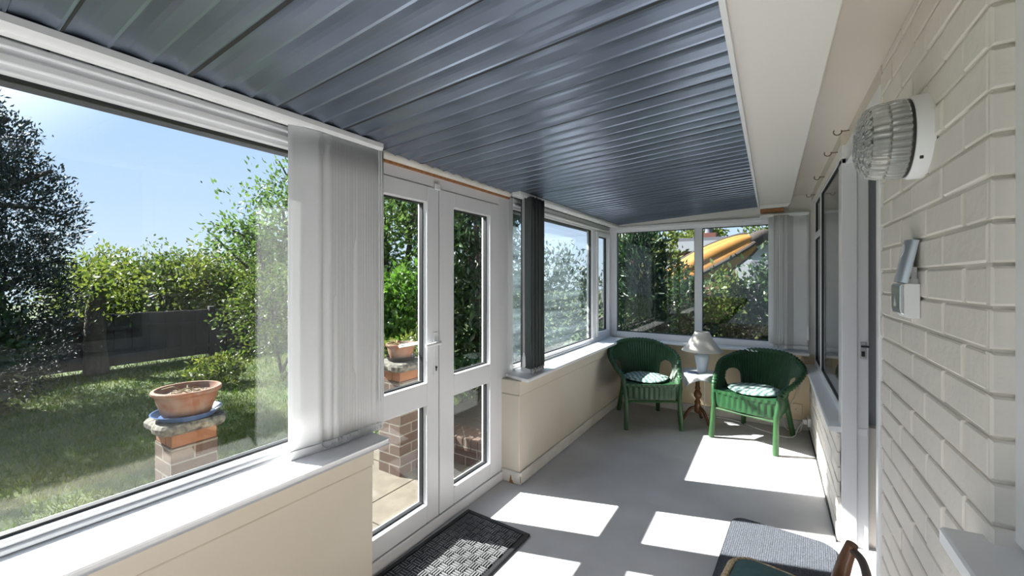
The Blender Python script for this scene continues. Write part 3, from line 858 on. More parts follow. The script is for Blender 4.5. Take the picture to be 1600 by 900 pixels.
tag(build('coaster', MB().prism([(-.045,-.03),(.045,-.03),(.045,.03),(-.045,.03)], 0, .012), M_blue, loc=(-.63,4.215,.4985), local=True, bevel=.003),
    'small flat blue item lying on the lace cloth before the lamp', 'coaster')

# ------------------------------------------------------------------ sockets, trunking, cord
def plate(name, label, x0,x1,y0,y1,z0,z1, m, extra=None, cat='socket'):
    t = thing(name, label, cat, ((x0+x1)/2,(y0+y1)/2,z0))
    build('faceplate', MB().box(x0,x1,y0,y1,z0,z1), m, t, bevel=.003)
    if extra: build(extra[0], extra[1], extra[2], t, bevel=.001)
    return t
plate('switched_socket', 'small white socket under the far sill beside brown trunking', .172,.218,4.622,4.640,.575,.635, M_whplast, ('rocker', MB().box(.188,.202,4.618,4.624,.596,.614), M_whplast))
plate('blanking_plate', 'cream square blanking plate low on the far wall', .150,.242,4.624,4.640,.135,.235, M_cream2, ('screw', MB().box(.190,.196,4.621,4.626,.182,.188), M_dark), 'wall plate')
tk = thing('cable_trunking', 'beige cable pipe down the far wall in right corner', 'trunking', (.235,4.63,.5))
build('pipe', MB().tube([(.245,4.63,.69),(.245,4.63,.585),(.235,4.632,.52)], .010, 8).tube([(.245,4.63,.665),(.288,4.63,.665)], .008, 8), M_pipe, tk, smooth=True)
build('clip', MB().box(.228,.262,4.62,4.64,.60,.614), M_pipe, tk)
pg = thing('wall_plug', 'white plug and socket low on the right wall beside skirting', 'socket', (.28,4.50,.10))
build('socket_box', MB().box(.272,.2965,4.44,4.53,.09,.165), M_whplast, pg, bevel=.004)
build('plug', MB().box(.238,.272,4.465,4.505,.10,.145), M_whplast, pg, bevel=.008)
cd = smooth_curve([(.235,4.485,.11),(.20,4.46,.05),(.17,4.38,.008),(.10,4.33,.006),(-.02,4.38,.006),(-.12,4.44,.006),(-.27,4.55,.006),(-.42,4.58,.006),(-.50,4.55,.006),(-.56,4.50,.05),(-.56,4.47,.30),(-.57,4.46,.47),(-.575,4.43,.506),(-.575,4.375,.507)], 90)
tag(build('power_cord', MB().tube(cd, .0045, 7), M_whplast, loc=(.1,4.4,0), smooth=True), 'white lamp cord trailing over the floor behind the right wicker chair', 'cord')
cd2 = smooth_curve([(.238,4.62,.53),(.225,4.615,.42),(.185,4.61,.30),(.14,4.605,.20),(.10,4.60,.12),(.11,4.57,.02),(.16,4.53,.008),(.215,4.50,.02),(.24,4.478,.12)], 60)
tag(build('power_cord', MB().tube(cd2, .004, 7), M_whplast, loc=(.2,4.6,0), smooth=True), 'thin white cable hanging from the pipe to the corner plug', 'cord')

# ------------------------------------------------------------------ wall lamp, sensor light, hooks
LYc, LZc = 1.492, 1.772
wl = thing('wall_lamp', 'round cut-glass wall lamp with white ring on the brick wall', 'wall lamp', (XB,LYc,LZc))
build('mounting_ring', MB().lathe([(.108,-.004),(.108,.022),(.104,.030),(.098,.032),(.094,.032),(.090,.030),(.0,.030)], (XB,LYc,LZc), 48, '-x'), M_whplast, wl, smooth=True)
build('dark_rim', MB().lathe([(.101,.030),(.102,.034),(.100,.037)], (XB,LYc,LZc), 48, '-x'), M_dark, wl, smooth=True)
M_cut = bpy.data.materials.new('cut_glass'); M_cut.use_nodes = True
_b = M_cut.node_tree.nodes['Principled BSDF']; _b.inputs['Base Color'].default_value = (.93,.94,.93,1); _b.inputs['Roughness'].default_value = .06
_b.inputs['Transmission Weight'].default_value = .68; _b.inputs['IOR'].default_value = 1.5
gp = []
NG = 140
ringp = [(.098,.036),(.102,.040),(.103,.052),(.102,.064),(.100,.074),(.098,.077),(.100,.081),(.099,.092),(.096,.103),(.092,.110),(.089,.112),(.089,.116),(.083,.121),(.076,.125),(.072,.126),(.070,.1295),(.062,.132),(.054,.1335),(.051,.1335),(.048,.1365),(.038,.138),(.030,.138),(.027,.140),(.014,.141),(.0,.141)]
def cut(i, k):
    if i < 5: return 1 + .018*(1 if k % 4 < 2 else -1)
    if i < 10: return 1 + .020*(1 if (k+2) % 4 < 2 else -1)
    return 1 + .035*(1 if (k//2 + i) % 4 < 2 else -1)
build('glass_shade', MB().lathe(ringp, (XB,LYc,LZc), NG, '-x', mod=cut), M_cut, wl)
build('bulb', MB().lathe([(.012,.03),(.014,.055),(.026,.075),(.030,.09),(.024,.105),(.0,.115)], (XB,LYc,LZc), 20, '-x'), M_whplast, wl, smooth=True)
build('screw', MB().lathe([(.004,.0),(.004,.006),(0,.006)], (XB-.02,LYc-.104,LZc-.075), 8, '-x'), M_dark, wl)

sl = thing('sensor_light', 'small silver and white wall unit with tilted head on brick wall', 'wall unit', (XB,1.545,1.30))
build('body', MB().extrude_y([(XB,1.292),(XB-.024,1.292),(XB-.032,1.304),(XB-.032,1.385),(XB,1.385)], 1.50, 1.595), M_whplast, sl, bevel=.002)
fp = build('front_cover', MB().extrude_y([(XB-.031,1.300),(XB-.038,1.304),(XB-.041,1.318),(XB-.041,1.378),(XB-.037,1.385),(XB-.031,1.385)], 1.502, 1.593), M_silver, sl, bevel=.002)
build('triangle_mark', MB().add([(XB-.0418,1.565,1.322),(XB-.0418,1.530,1.322),(XB-.0418,1.5475,1.352)],[(0,1,2)]), M_whplast, fp)
mb = MB(); ang = math.radians(11)
ux = Vector((math.sin(ang),0,math.cos(ang))); nx_ = Vector((-math.cos(ang),0,math.sin(ang)))
vs = []; c0 = Vector((XB-.030,1.546,1.387)); nn = 9
for h in (0, .118):
    for i in range(nn+1):
        a = PI*i/nn; vs.append(c0 + ux*h + Vector((0,1,0))*(.037*math.cos(a)) + nx_*(.014*math.sin(a)))
    for sgn in (-1, 1): vs.append(c0 + ux*h + Vector((0,1,0))*(.037*sgn) - nx_*.008)
q = nn+3
fs = [tuple(range(q-1,-1,-1)), tuple(range(q,2*q))] + [(i,(i+1) % q,q+(i+1) % q,q+i) for i in range(q)]
hdp = build('tilted_head', mb.add(vs, fs), M_silver, sl, smooth=True)
mb = MB(); cc = c0 + ux*.088 + nx_*.0146
ov = [cc + Vector((0,1,0))*(.014*math.cos(2*PI*i/24)) + ux*(.019*math.sin(2*PI*i/24)) for i in range(24)]
ov2 = [p - nx_*.003 for p in ov]
mb.add(ov + ov2, [tuple(range(24)), tuple(range(47,23,-1))] + [(i,(i+1) % 24,24+(i+1) % 24,24+i) for i in range(24)])
build('lens', mb, M_whplast, hdp)
build('bracket', MB().box(XB-.022,XB,1.52,1.57,1.385,1.398).box(XB-.012,XB,1.53,1.56,1.398,1.43), M_whplast, sl)

for i, (y, lab) in enumerate(((2.49,'small brown cup hook beside the wall lamp, nearest of the row under eaves'),(2.89,'small brown cup hook second from the lamp under the eaves'),
                 (3.54,'small brown cup hook third from the lamp over right window'),(4.27,'small brown cup hook at the far end of the row over right window'))):
    pts = [(.312,y,2.098),(.285,y,2.098)] + [(.268+.016*math.cos(a), y, 2.098-.0+.016*math.sin(a)-.0) for a in [math.radians(q) for q in (20,-20,-60,-100,-140,-180,-215)]]
    tag(build('cup_hook', MB().tube(pts, .0026, 6), M_hook, loc=(.312,y,2.098), smooth=True), lab, 'hook', 'cup hooks along the eaves')

# ------------------------------------------------------------------ low wooden chair in the foreground
fc = thing('low_chair', 'low wooden chair with teal seat pad edged in woven braid, bottom right', 'chair', (.02,1.45,0), math.radians(-9))
ZS = .40
seat = rrect(.175,.215,.07,8)
def scaled(poly, d): 
    return [(x*(1-d/.175), y*(1-d/.215)) for x, y in poly]
build('seat_rail', MB().prism(scaled(seat,.004), ZS-.06, ZS-.012), M_wood, fc, local=True, bevel=.006)
mb = MB()
inner = scaled(seat,.026); nS = len(seat); vs = []; lv = [(seat,ZS-.012),(seat,ZS+.004),(scaled(seat,.010),ZS+.014),(inner,ZS+.016)]
for pl, z in lv: vs += [(x,y,z) for x,y in pl]
fs = [(l*nS+i, l*nS+(i+1) % nS, (l+1)*nS+(i+1) % nS, (l+1)*nS+i) for l in range(3) for i in range(nS)]
wv = build('woven_edge', mb.add(vs, fs), M_cane, fc, local=True, smooth=True)
rp = [(x,y,ZS+.016) for x,y in scaled(seat,.020)]
rp2 = smooth_curve(rp + [rp[0]], 260)
build('braid', MB().tube(rp2[:-1], .006, 8, twist=(.35,210), closed=True), M_cane, wv, local=True, smooth=True)
pd = MB(); vs = []
for d, z in ((.026,ZS+.010),(.030,ZS+.024),(.05,ZS+.034),(.09,ZS+.040),(.13,ZS+.042)):
    vs += [(x,y,z) for x,y in scaled(seat,d)]
fs = [(l*nS+i, l*nS+(i+1) % nS, (l+1)*nS+(i+1) % nS, (l+1)*nS+i) for l in range(4) for i in range(nS)] + [tuple(4*nS+i for i in range(nS))]
build('seat_pad', pd.add(vs, fs), M_teal, fc, local=True, smooth=True)
for sx, sy in ((-1,1),(-1,-1)):
    build('leg', MB().tube([(sx*.13,sy*.165,ZS-.03),(sx*.14,sy*.17,.2),(sx*.15,sy*.175,0)], [.021,.018,.013], 12), M_wood, fc, local=True, smooth=True)
for sy, yt in ((-1,-.20),(1,.077)):
    pts = smooth_curve([(.205,sy*.16,0),(.165,sy*.158,.18),(.150,sy*.152,.36),(.132,yt*.65+sy*.05,.48),(.145,yt*.85+sy*.02,.57),(.164,yt,.645)], 26)
    build('back_post', MB().tube(pts, [.0145+.007*math.sin(PI*i/26) for i in range(27)], 12), M_wood, fc, local=True, smooth=True)
M_darkw = mat('dark_bent_wood', (.055,.030,.020), .35)
pts = smooth_curve([(.164,.077,.630),(.186,.03,.632),(.198,-.06,.632),(.188,-.15,.632),(.164,-.20,.630)], 24)
build('crest_rail', MB().tube(pts, .0105, 12), M_darkw, fc, local=True, smooth=True)
pts = smooth_curve([(.134,.098,.50),(.150,.05,.51),(.156,-.03,.512),(.150,-.11,.51),(.134,-.172,.50)], 24)
build('back_slat', MB().tube(pts, .012, 10), M_darkw, fc, local=True, smooth=True)

# ------------------------------------------------------------------ garden
struct('lawn', MB().box(-40,-3.2,-30,50,-.6,-.25).box(-3.2,30,4.95,50,-.6,-.25).box(-3.2,-1.66,-30,-2.5,-.6,-.25), M_lawn, 'garden lawn outside the porch', 'lawn')
mb = MB()
rp_ = random.Random(3)
x = -3.19; xs_ = [-3.2,-2.72,-2.28,-1.66]
y = -2.5
while y < 4.9:
    for i in range(3):
        dz = rp_.uniform(-.004,.004)
        mb.box(xs_[i]+.005, xs_[i+1]-.005, y+.005, min(y+.6,4.95)-.005, -.2, -.12+dz)
    y += .6
mb.box(-3.2,-1.66,-2.5,4.95,-.5,-.135)
struct('patio', mb, M_slab, 'sandy paving slabs outside the glazed doors', 'patio')

rg = np.random.default_rng(11)
def leaf_mesh(C, size, aspect, rng, up=.25, out=None, droop=0.0):
    """one folded diamond leaf at each point; 2 tris per leaf"""
    n = len(C)
    d = rng.normal(size=(n,3)); 
    if out is not None: d = d*.8 + out
    d[:,2] += up - droop
    d /= np.linalg.norm(d, axis=1, keepdims=True) + 1e-9
    w = np.cross(d, rng.normal(size=(n,3))); w /= np.linalg.norm(w, axis=1, keepdims=True) + 1e-9
    nn = np.cross(d, w)
    L = (size*(.65 + .7*rng.random(n)))[:,None]; W = L*aspect*.5
    v0 = C; v2 = C + d*L; m = C + d*L*.45 + nn*L*.08
    v1 = m + w*W; v3 = m - w*W
    V = np.stack([v0, v1, v2, v3], 1).reshape(-1,3)
    i = np.arange(n)*4
    F = np.concatenate([np.stack([i, i+1, i+2],1), np.stack([i, i+2, i+3],1)])
    return V, F
def blob_points(blobs, n, rng, clump=14, spread=.16, shell=.35, rag=.12):
    vol = np.array([b[3]*b[4]*b[5] for b in blobs])**(2/3); pr = vol/vol.sum()
    nc = max(1, n//clump)
    idx = rng.choice(len(blobs), nc, p=pr); B = np.array(blobs)[idx]
    u = rng.normal(size=(nc,3)); u /= np.linalg.norm(u, axis=1, keepdims=True)
    r = 1 - shell*rng.random(nc)**1.5 + rag*rng.normal(size=nc)
    P = B[:,:3] + u*B[:,3:6]*r[:,None]
    s = spread*np.cbrt(B[:,3]*B[:,4]*B[:,5])
    Q = np.repeat(P, clump, 0) + rng.normal(size=(nc*clump,3))*np.repeat(s, clump)[:,None]*.6
    return Q, np.repeat(u, clump, 0)
def bush(name, label, cat, blobs, n, size, aspect, m, base, trunk=None, up=.3, droop=0.0, seed=1, clump=14, spread=.2, shell=.45, rag=.12, group=None, zmin=-.24, leafn='foliage'):
    rng = np.random.default_rng(seed)
    t = thing(name, label, cat, base, group=group)
    P, u = blob_points(blobs, n, rng, clump, spread, shell, rag)
    keep = P[:,2] > zmin; P, u = P[keep], u[keep]
    build(leafn, leaf_mesh(P, size, aspect, rng, up, u*.7, droop), m, t)
    st = MB(); rr = random.Random(seed)
    for b in blobs:
        top = Vector((b[0]+rr.uniform(-.1,.1)*b[3], b[1]+rr.uniform(-.1,.1)*b[4], b[2]+.35*b[5]))
        r0 = trunk or .03
        p0 = Vector(base)
        mid = p0.lerp(top, .5) + Vector((rr.uniform(-.12,.12)*b[3], rr.uniform(-.12,.12)*b[4], 0))
        st.tube(smooth_curve([p0, mid, top], 8), [r0*(1-.07*i) for i in range(9)], 8)
        for q in range(5):
            a = rr.uniform(0, 2*PI); e = Vector((b[0]+.75*b[3]*math.cos(a), b[1]+.75*b[4]*math.sin(a), b[2]+b[5]*rr.uniform(-.1,.75)))
            s0 = p0.lerp(top, rr.uniform(.45,.95))
            st.tube(smooth_curve([s0, s0.lerp(e,.5)+Vector((0,0,.05*b[5])), e], 6), [r0*.45*(1-.1*i) for i in range(7)], 6)
    build('trunk' if trunk and trunk > .05 else 'stem', st, M_bark, t, smooth=True)
    return t

# dark conifer at far left, with a low shrub before it
bush('conifer_tree', 'tall dark conifer tree at the left edge of the garden', 'tree',
     [(-8.96,.70,.9,1.1,1.05,1.4),(-8.96,.70,2.2,1.1,1.10,1.1),(-8.96,.45,3.05,.95,.95,.9)], 42000, .062, .36, L_dark, (-8.96,.70,-.25), .14, up=.7, seed=2, clump=22, spread=.10, shell=.35, rag=.035)
bush('shrub', 'dark leafy shrub in front of the conifer tree', 'shrub', [(-7.9,.55,.55,.55,.45,.95)], 3500, .09, .5, L_shade, (-7.9,.55,-.25), .03, seed=3)
bush('conifer_tree', 'added dark conifer tree, unseen beyond the near window, shading the lawn', 'tree', [(-8.6,-1.15,.9,.95,1.0,1.3),(-8.6,-1.15,2.1,.95,1.0,1.2)], 16000, .085, .36, L_dark, (-8.6,-1.15,-.25), .14, up=.7, seed=4, clump=20, spread=.12, shell=.4, rag=.05)  # out of view, added to throw tree shade over the lawn
# hedge bushes beyond the fence
hed = [((-13.6,3.1),2.1,L_yel,'yellow-green bush beyond the fence, next to the conifer'),((-13.2,4.3),2.25,L_mid,'mid green bush beyond the fence, second from the conifer'),
       ((-12.2,5.0),2.3,L_yel,'pale bush beyond the fence, third from the conifer'),((-11.3,5.7),2.4,L_mid,'mid green bush beyond the fence behind the loose tree'),
       ((-10.2,6.4),2.6,L_yel,'yellow-green bush beyond the fence, hidden partly by the white blind')]
for i, ((x_, y_), zt, m_, lab) in enumerate(hed):
    bush('hedge_bush', lab, 'bush', [(x_,y_,1.0,.85,.85,zt-1.05),(x_+.3,y_-.4,1.1,.6,.6,.75),(x_-.2,y_+.5,1.3,.6,.6,.8)], 6500, .10, .5, m_, (x_,y_,-.25), .045, seed=20+i, clump=10, spread=.22, group='hedge bushes beyond the fence')
# loose light tree
bush('garden_tree', 'light green loose-branched tree beside the bunched white blind', 'tree',
     [(-8.7,4.9,2.5,1.15,1.15,.95),(-8.2,5.1,3.25,.9,.9,.75),(-8.9,4.2,2.15,.75,.8,.5),(-8.9,5.6,1.7,1.0,1.0,.7)], 7000, .105, .45, L_light, (-8.5,5.0,-.25), .07, seed=31, clump=6, spread=.20, shell=.75, rag=.18)
bush('shrub', 'mid green shrub in front of the fence beneath the loose-branched tree', 'shrub', [(-7.3,3.75,.85,.55,.65,.75),(-7.0,4.3,.6,.6,.6,.7)], 6000, .065, .5, L_mid, (-7.2,3.9,-.25), .03, seed=33)
bush('shrub', 'small low shrub on the lawn behind the near pot', 'shrub', [(-7.25,2.95,-.02,.30,.36,.22)], 1200, .07, .45, L_yel, (-7.25,2.95,-.25), .012, seed=34)
tk_ = thing('tree_trunk', 'grey tree trunk with leafy regrowth standing before the fence', 'tree trunk', (-9.75,2.15,-.25))
build('regrowth', leaf_mesh(np.random.default_rng(8).normal(size=(900,3))*np.array([.30,.38,.24])+np.array([-9.8,2.3,1.25]), .09, .5, np.random.default_rng(9)), L_yel, tk_)
build('trunk', MB().tube([(-9.75,2.15,-.25),(-9.75,2.13,.3),(-9.8,2.15,.8),(-9.85,2.2,1.25)], [.17,.14,.13,.10], 14), M_bark, tk_, smooth=True)
# fence
fn = thing('garden_fence', 'grey vertical board fence along the back of the lawn', 'fence', (-10.1,2.0,-.25))
for i in range(5):
    y0 = -1.5 + i*1.83
    bd = MB(); rr = random.Random(i)
    for k in range(14):
        a = y0+.05+k*.125
        bd.box(-10.12-.012*(k % 2), -10.10-.012*(k % 2), a, a+.135, -.2, .74+rr.uniform(-.012,.012))
    bd.box(-10.10,-10.06,y0+.05,y0+1.8,.45,.52).box(-10.10,-10.06,y0+.05,y0+1.8,-.05,.02)
    build('fence_panel', bd, M_fence, fn)
    build('post', MB().box(-10.16,-10.06,y0-.05,y0+.05,-.25,.80), M_fence, fn, bevel=.005)

# shrubs behind the doors
bush('laurel_bush', 'bright green leafy bush behind the further brick pillar', 'bush', [(-3.75,3.35,.55,.50,.50,.85),(-4.05,3.1,.85,.4,.4,.55),(-3.6,3.6,1.05,.4,.4,.5)], 9000, .070, .62, L_bright, (-3.75,3.35,-.25), .03, seed=41, clump=8, spread=.2)
bush('garden_tree', 'leafy tree behind the bright bush, seen through the left door', 'tree', [(-6.0,5.2,2.2,1.1,1.1,1.0),(-5.6,5.6,3.0,.9,.9,.8),(-6.4,5.0,1.3,.9,.9,.8)], 9000, .10, .5, L_light, (-6.0,5.3,-.25), .07, seed=43, clump=7, spread=.2, shell=.6)
bush('laurel_bush', 'dark drooping laurel seen through the right hand door', 'bush', [(-3.25,4.35,.75,.50,.62,.95),(-3.3,4.3,1.9,.50,.60,.75),(-3.05,4.4,2.65,.40,.50,.5),(-3.08,3.90,2.80,.34,.55,.40)], 10500, .125, .34, L_shade, (-3.25,4.35,-.25), .04, up=-.3, droop=.3, seed=44, clump=8, spread=.22)
bush('laurel_bush', 'dark laurel outside the misted window', 'bush', [(-3.3,5.6,.8,.6,.8,1.0),(-3.5,6.8,.9,.7,.9,1.1),(-2.95,7.9,.7,.5,.5,.95)], 6500, .10, .38, L_shade, (-3.4,6.0,-.25), .04, seed=45, clump=9)
bush('shrub', 'small sunlit yellow-green plant beside the further brick pillar', 'shrub', [(-3.0,2.85,.45,.22,.28,.45)], 1500, .05, .5, L_yel, (-3.0,2.85,-.12), .012, seed=46)

# brick pillars with stone caps
def pillar(x0, x1, y0, y1, ztop, label, rot, topmat):
    c = ((x0+x1)/2,(y0+y1)/2,-.12)
    t = thing('brick_pillar', label, 'pillar', c, math.radians(rot), 'brick pillars on the patio')
    hx, hy = (x1-x0)/2, (y1-y0)/2; H = ztop - (-.12)
    build('shaft', MB().box(-hx,hx,-hy,hy,0,H-.062-.078), M_gbrick, t, local=True, bevel=.004)
    tp = MB().box(-hx+.004,.018,-hy+.004,hy-.004,H-.140,H-.063).box(.026,hx-.004,-hy+.004,hy-.004,H-.140,H-.063)
    build('top_course', tp, topmat, t, local=True, bevel=.005)
    rr = random.Random(int(x0*100)); poly = []
    for i in range(28):
        a = 2*PI*i/28; q = max(abs(math.cos(a)), abs(math.sin(a)))
        r_ = (hx+.042)/q; r_ = min(r_, (hx+.042)*1.20) + rr.uniform(-.008,.008)
        poly.append((r_*math.cos(a), r_*math.sin(a)))
    cp = MB(); nP = len(poly); vs = []
    for sc, z in ((.96,H-.062),(1.06,H-.046),(1.07,H-.020),(1.0,H-.004),(.86,H)): vs += [(x*sc,y*sc,z) for x,y in poly]
    fs = [tuple(range(nP-1,-1,-1)), tuple(4*nP+i for i in range(nP))] + [(l*nP+i,l*nP+(i+1) % nP,(l+1)*nP+(i+1) % nP,(l+1)*nP+i) for l in range(4) for i in range(nP)]
    build('stone_cap', cp.add(vs, fs), M_stone, t, local=True)
    return t
pillar(-3.09,-2.85,.93,1.16,.578,'brick pillar with stone cap holding blue saucer, seen through near window',0,M_gbrick2)
pillar(-2.63,-2.39,2.19,2.43,.745,'brick pillar with stone cap behind the left glazed door',0,M_gbrick2)
def pot_things(x, y, z, R_, H_, smat, lab_p, lab_s, seed):
    s = build('plant_saucer', MB().lathe([(0,.0),(R_*.80,.0),(R_*.97,.030),(R_*1.02,.036),(R_*.98,.036),(R_*.80,.010),(0,.010)], (0,0,0), 36), smat, loc=(x,y,z), local=True, smooth=True)
    tag(s, lab_s, 'saucer', 'saucers under the pots')
    t = thing('terracotta_pot', lab_p, 'plant pot', (x,y,z+.0105), group='terracotta pots on the pillars')
    build('bowl', MB().lathe([(0,0),(R_*.64,0),(R_*.70,.012),(R_*.86,H_*.6),(R_*.90,H_*.8),(R_*.97,H_*.84),(R_,H_*.90),(R_,H_*.97),(R_*.97,H_),(R_*.90,H_),(R_*.86,H_*.8),(R_*.8,H_*.7),(0,H_*.7)], (0,0,0), 40), M_terra, t, local=True, smooth=True)
    build('soil', MB().lathe([(0,H_*.80),(R_*.5,H_*.79),(R_*.85,H_*.76)], (0,0,0), 24), M_soil, t, local=True, smooth=True)
    rr = random.Random(seed); st = MB()
    for i in range(16):
        a = rr.uniform(0,2*PI); r0 = rr.uniform(0,.6)*R_; d = rr.uniform(0,2*PI); l = rr.uniform(.04,.13)
        p = Vector((r0*math.cos(a), r0*math.sin(a), H_*.78))
        st.tube([p, p+Vector((l*.5*math.cos(d), l*.5*math.sin(d), l*.35)), p+Vector((l*math.cos(d), l*math.sin(d), l*.22))], .0025, 5)
    build('dry_stems', st, M_straw, t, local=True)
pot_things(-2.96,1.045,.577,.170,.158,M_blue,'wide weathered terracotta bowl on blue saucer, on the nearer pillar','blue glazed saucer under the wide terracotta bowl',1)
pot_things(-2.51,2.31,.744,.118,.125,M_blackp,'orange terracotta pot on dark saucer, on the further pillar','dark saucer under the pot behind the left door',2)
# low brick wall and step
lw = thing('garden_wall', 'low brick garden wall joined to the further pillar', 'wall', (-2.5,2.9,-.12))
build('wall_run', MB().box(-2.62,-2.40,2.435,2.80,-.12,.27), M_gbrick, lw, bevel=.004)
cb = MB()
for k in range(7):
    cb.box(-2.395+.072*k, -2.330+.072*k, 2.60, 2.83, .0, .105)
build('soldier_course', cb, M_gbrick, lw, bevel=.008)
build('wall_return', MB().box(-2.395,-1.90,2.61,2.82,-.12,.0), M_gbrick, lw, bevel=.004)
t3 = thing('terracotta_pot', 'small terracotta pot low beside the garden wall, seen through right door', 'plant pot', (-2.52,2.62,.27))
build('bowl', MB().lathe([(0,0),(.06,0),(.085,.10),(.092,.10),(.094,.125),(.084,.125),(.078,.09),(0,.09)], (0,0,0), 28), M_terra, t3, local=True, smooth=True)
build('foliage', leaf_mesh(np.random.default_rng(5).normal(size=(220,3))*np.array([.05,.05,.05])+np.array([0,0,.17]), .05, .5, np.random.default_rng(6)), L_mid, t3, local=True)

# shrubs beyond the far window
bush('oleander_shrub', 'tall narrow-leaved shrub at the left of the far window', 'shrub', [(-1.55,5.75,.55,.36,.36,.75),(-1.55,5.75,1.45,.33,.33,.62)], 4200, .15, .20, L_olean, (-1.55,5.75,-.25), .025, up=.75, seed=51, clump=7, spread=.2)
bush('shrub', 'sunlit pale green shrub beside the narrow-leaved shrub', 'shrub', [(-1.62,7.6,1.2,.36,.4,.95)], 3000, .085, .5, L_yel, (-1.62,7.6,-.25), .025, seed=52)
for i, (x_, y_, zt, m_, lab) in enumerate(((-1.15,6.7,1.45,L_shade,'dark hedge bush behind the far left pane'),(-.62,6.8,1.5,L_mid,'dark hedge bush behind the far window mullion'),(-.12,6.9,1.72,L_shade,'taller dark bush in the right far pane'),(.5,7.0,1.9,L_mid,'bush behind the pale blind of the far window'))):
    bush('hedge_bush', lab, 'bush', [(x_,y_,.5,.42,.4,zt-.6),(x_+.1,y_-.1,.9,.3,.3,zt-1.0)], 3200, .085, .5, m_, (x_,y_,-.25), .03, seed=60+i, clump=9, group='hedge bushes beyond the far window')

# folded parasol leaning over the hedge
A_, B_ = Vector((-1.80,8.85,1.27)), Vector((-.32,9.25,2.12))
pr_ = thing('folded_parasol', 'folded orange parasol leaning over the hedge beyond the far window', 'parasol', (-2.6,8.63,-.25))
ax = (B_-A_).normalized(); sd = ax.cross(Vector((0,1,0))).normalized(); dp = ax.cross(sd)
mb = MB(); nn = 48; ns = 14; vs = []
for i in range(ns+1):
    f = i/ns; c = A_.lerp(B_, f); rr = .16 + .16*math.sin(PI*min(1,f*.9+.1))**.7
    for k in range(nn):
        th = 2*PI*k/nn; r_ = rr*(1+.16*abs(math.cos(3*th)) - .12)
        vs.append(c + (sd*math.cos(th)+dp*math.sin(th)*.8)*r_)
fs = [(i*nn+k,i*nn+(k+1) % nn,(i+1)*nn+(k+1) % nn,(i+1)*nn+k) for i in range(ns) for k in range(nn)] + [tuple(range(nn-1,-1,-1)), tuple(ns*nn+k for k in range(nn))]
build('canopy', mb.add(vs, fs), M_orange, pr_, smooth=True)
for th in (-.05, 2.0, 4.2, 3.2):
    pts = []
    for i in range(ns+1):
        f = i/ns; rr = .16 + .16*math.sin(PI*min(1,f*.9+.1))**.7
        pts.append(A_.lerp(B_, f) + (sd*math.cos(th)*1.0 + dp*math.sin(th)*.8)*(rr*1.0))
    build('rib', MB().tube(pts, .042, 8), M_brown, pr_, smooth=True)
build('rib', MB().tube([A_.lerp(B_, f) - dp*(.8*(.16 + .16*math.sin(PI*min(1,f*.9+.1))**.7)) for f in [i/ns for i in range(ns+1)]], .032, 8), M_brown, pr_, smooth=True)
build('cap', MB().tube([B_-ax*.05, B_+ax*.10, B_+ax*.28, B_+ax*.36], [.13,.14,.10,.04], 14), M_brown, pr_, smooth=True)
build('pole', MB().tube([(-4.0,8.25,.1),(-4.0,8.25,-.25)] and [A_-ax*2.6, A_], .035, 10), M_dark, pr_, smooth=True)

# neighbouring bungalow, garage, trees
hs = thing('bungalow', 'red brick bungalow with white fascia beyond the hedge', 'house', (-3.0,17.5,-.25))
build('wall', MB().box(-5.0,.2,17.0,22,-.25,2.5), M_hbrick, hs)
build('fascia', MB().box(-5.15,.3,16.8,17.0,2.42,2.80), M_hwhite, hs)
build('roof', MB().box(-5.2,.35,16.8,22.2,2.80,2.92), M_hroof, hs)
ch = build('chimney', MB().box(-2.55,-1.9,18.5,19.1,2.9,3.25), M_hbrick, hs)
build('chimney_pot', MB().lathe([(.16,0),(.13,.1),(.13,.45),(.16,.5),(.12,.52)], (-2.2,18.8,3.25), 14), M_hroof, ch, smooth=True)
build('window', MB().box(-3.9,-2.9,16.97,17.02,1.1,2.2), M_hwhite, hs)
gr = thing('garage', 'white low outbuilding behind the parasol', 'outbuilding', (.3,14.5,-.25))
build('wall', MB().box(-.9,1.8,14,16.5,-.25,2.45), M_hwhite, gr)
build('roof', MB().add([(-1.1,13.8,2.45),(2.0,13.8,2.45),(2.0,16.7,2.45),(-1.1,16.7,2.45),(-1.1,13.8,2.55),(2.0,13.8,2.55),(2.0,16.7,2.95),(-1.1,16.7,2.95)],[(0,3,2,1),(4,5,6,7),(0,1,5,4),(1,2,6,5),(2,3,7,6),(3,0,4,7)]), M_hwhite, gr)
build('door', MB().box(-.5,.3,13.97,14.02,-.25,1.9), M_hroof, gr)
for i, (x_, y_, r_, zt, lab) in enumerate(((-6.9,25,1.3,4.5,'tree behind the bungalow at its left'),(-3.4,26,1.4,4.7,'tree behind the bungalow chimney'),(-.1,25.5,1.3,4.4,'tree behind the bungalow at its right'))):
    bush('distant_tree', lab, 'tree', [(x_,y_,zt-1.5,r_,r_,1.5),(x_+.6,y_,zt-2,r_*.8,r_*.8,1.2)], 3500, .22, .5, L_yel, (x_,y_,-.25), .12, seed=70+i, group='trees behind the bungalow')
bush('distant_tree', 'dark tree at the upper right of the far window', 'tree', [(.42,11.5,2.45,.42,.5,.6)], 1500, .11, .5, L_shade, (.35,11.5,-.25), .06, seed=75)

# grass
rngg = np.random.default_rng(9); ng = 60000
gx = -3.25 - 7.0*rngg.random(ng)**1.3; gy = -1.0 + 8.0*rngg.random(ng)
Pg = np.stack([gx, gy, np.full(ng,-.25)],1)
keep = ~((gx > -3.2))
dV, dF = leaf_mesh(Pg[keep], .055, .16, rngg, up=2.2)
g = build('grass', (dV, dF), M_blade, loc=(-6,3,-.25))
tag(g, 'grass blades of the garden lawn', 'grass', None, 'stuff')

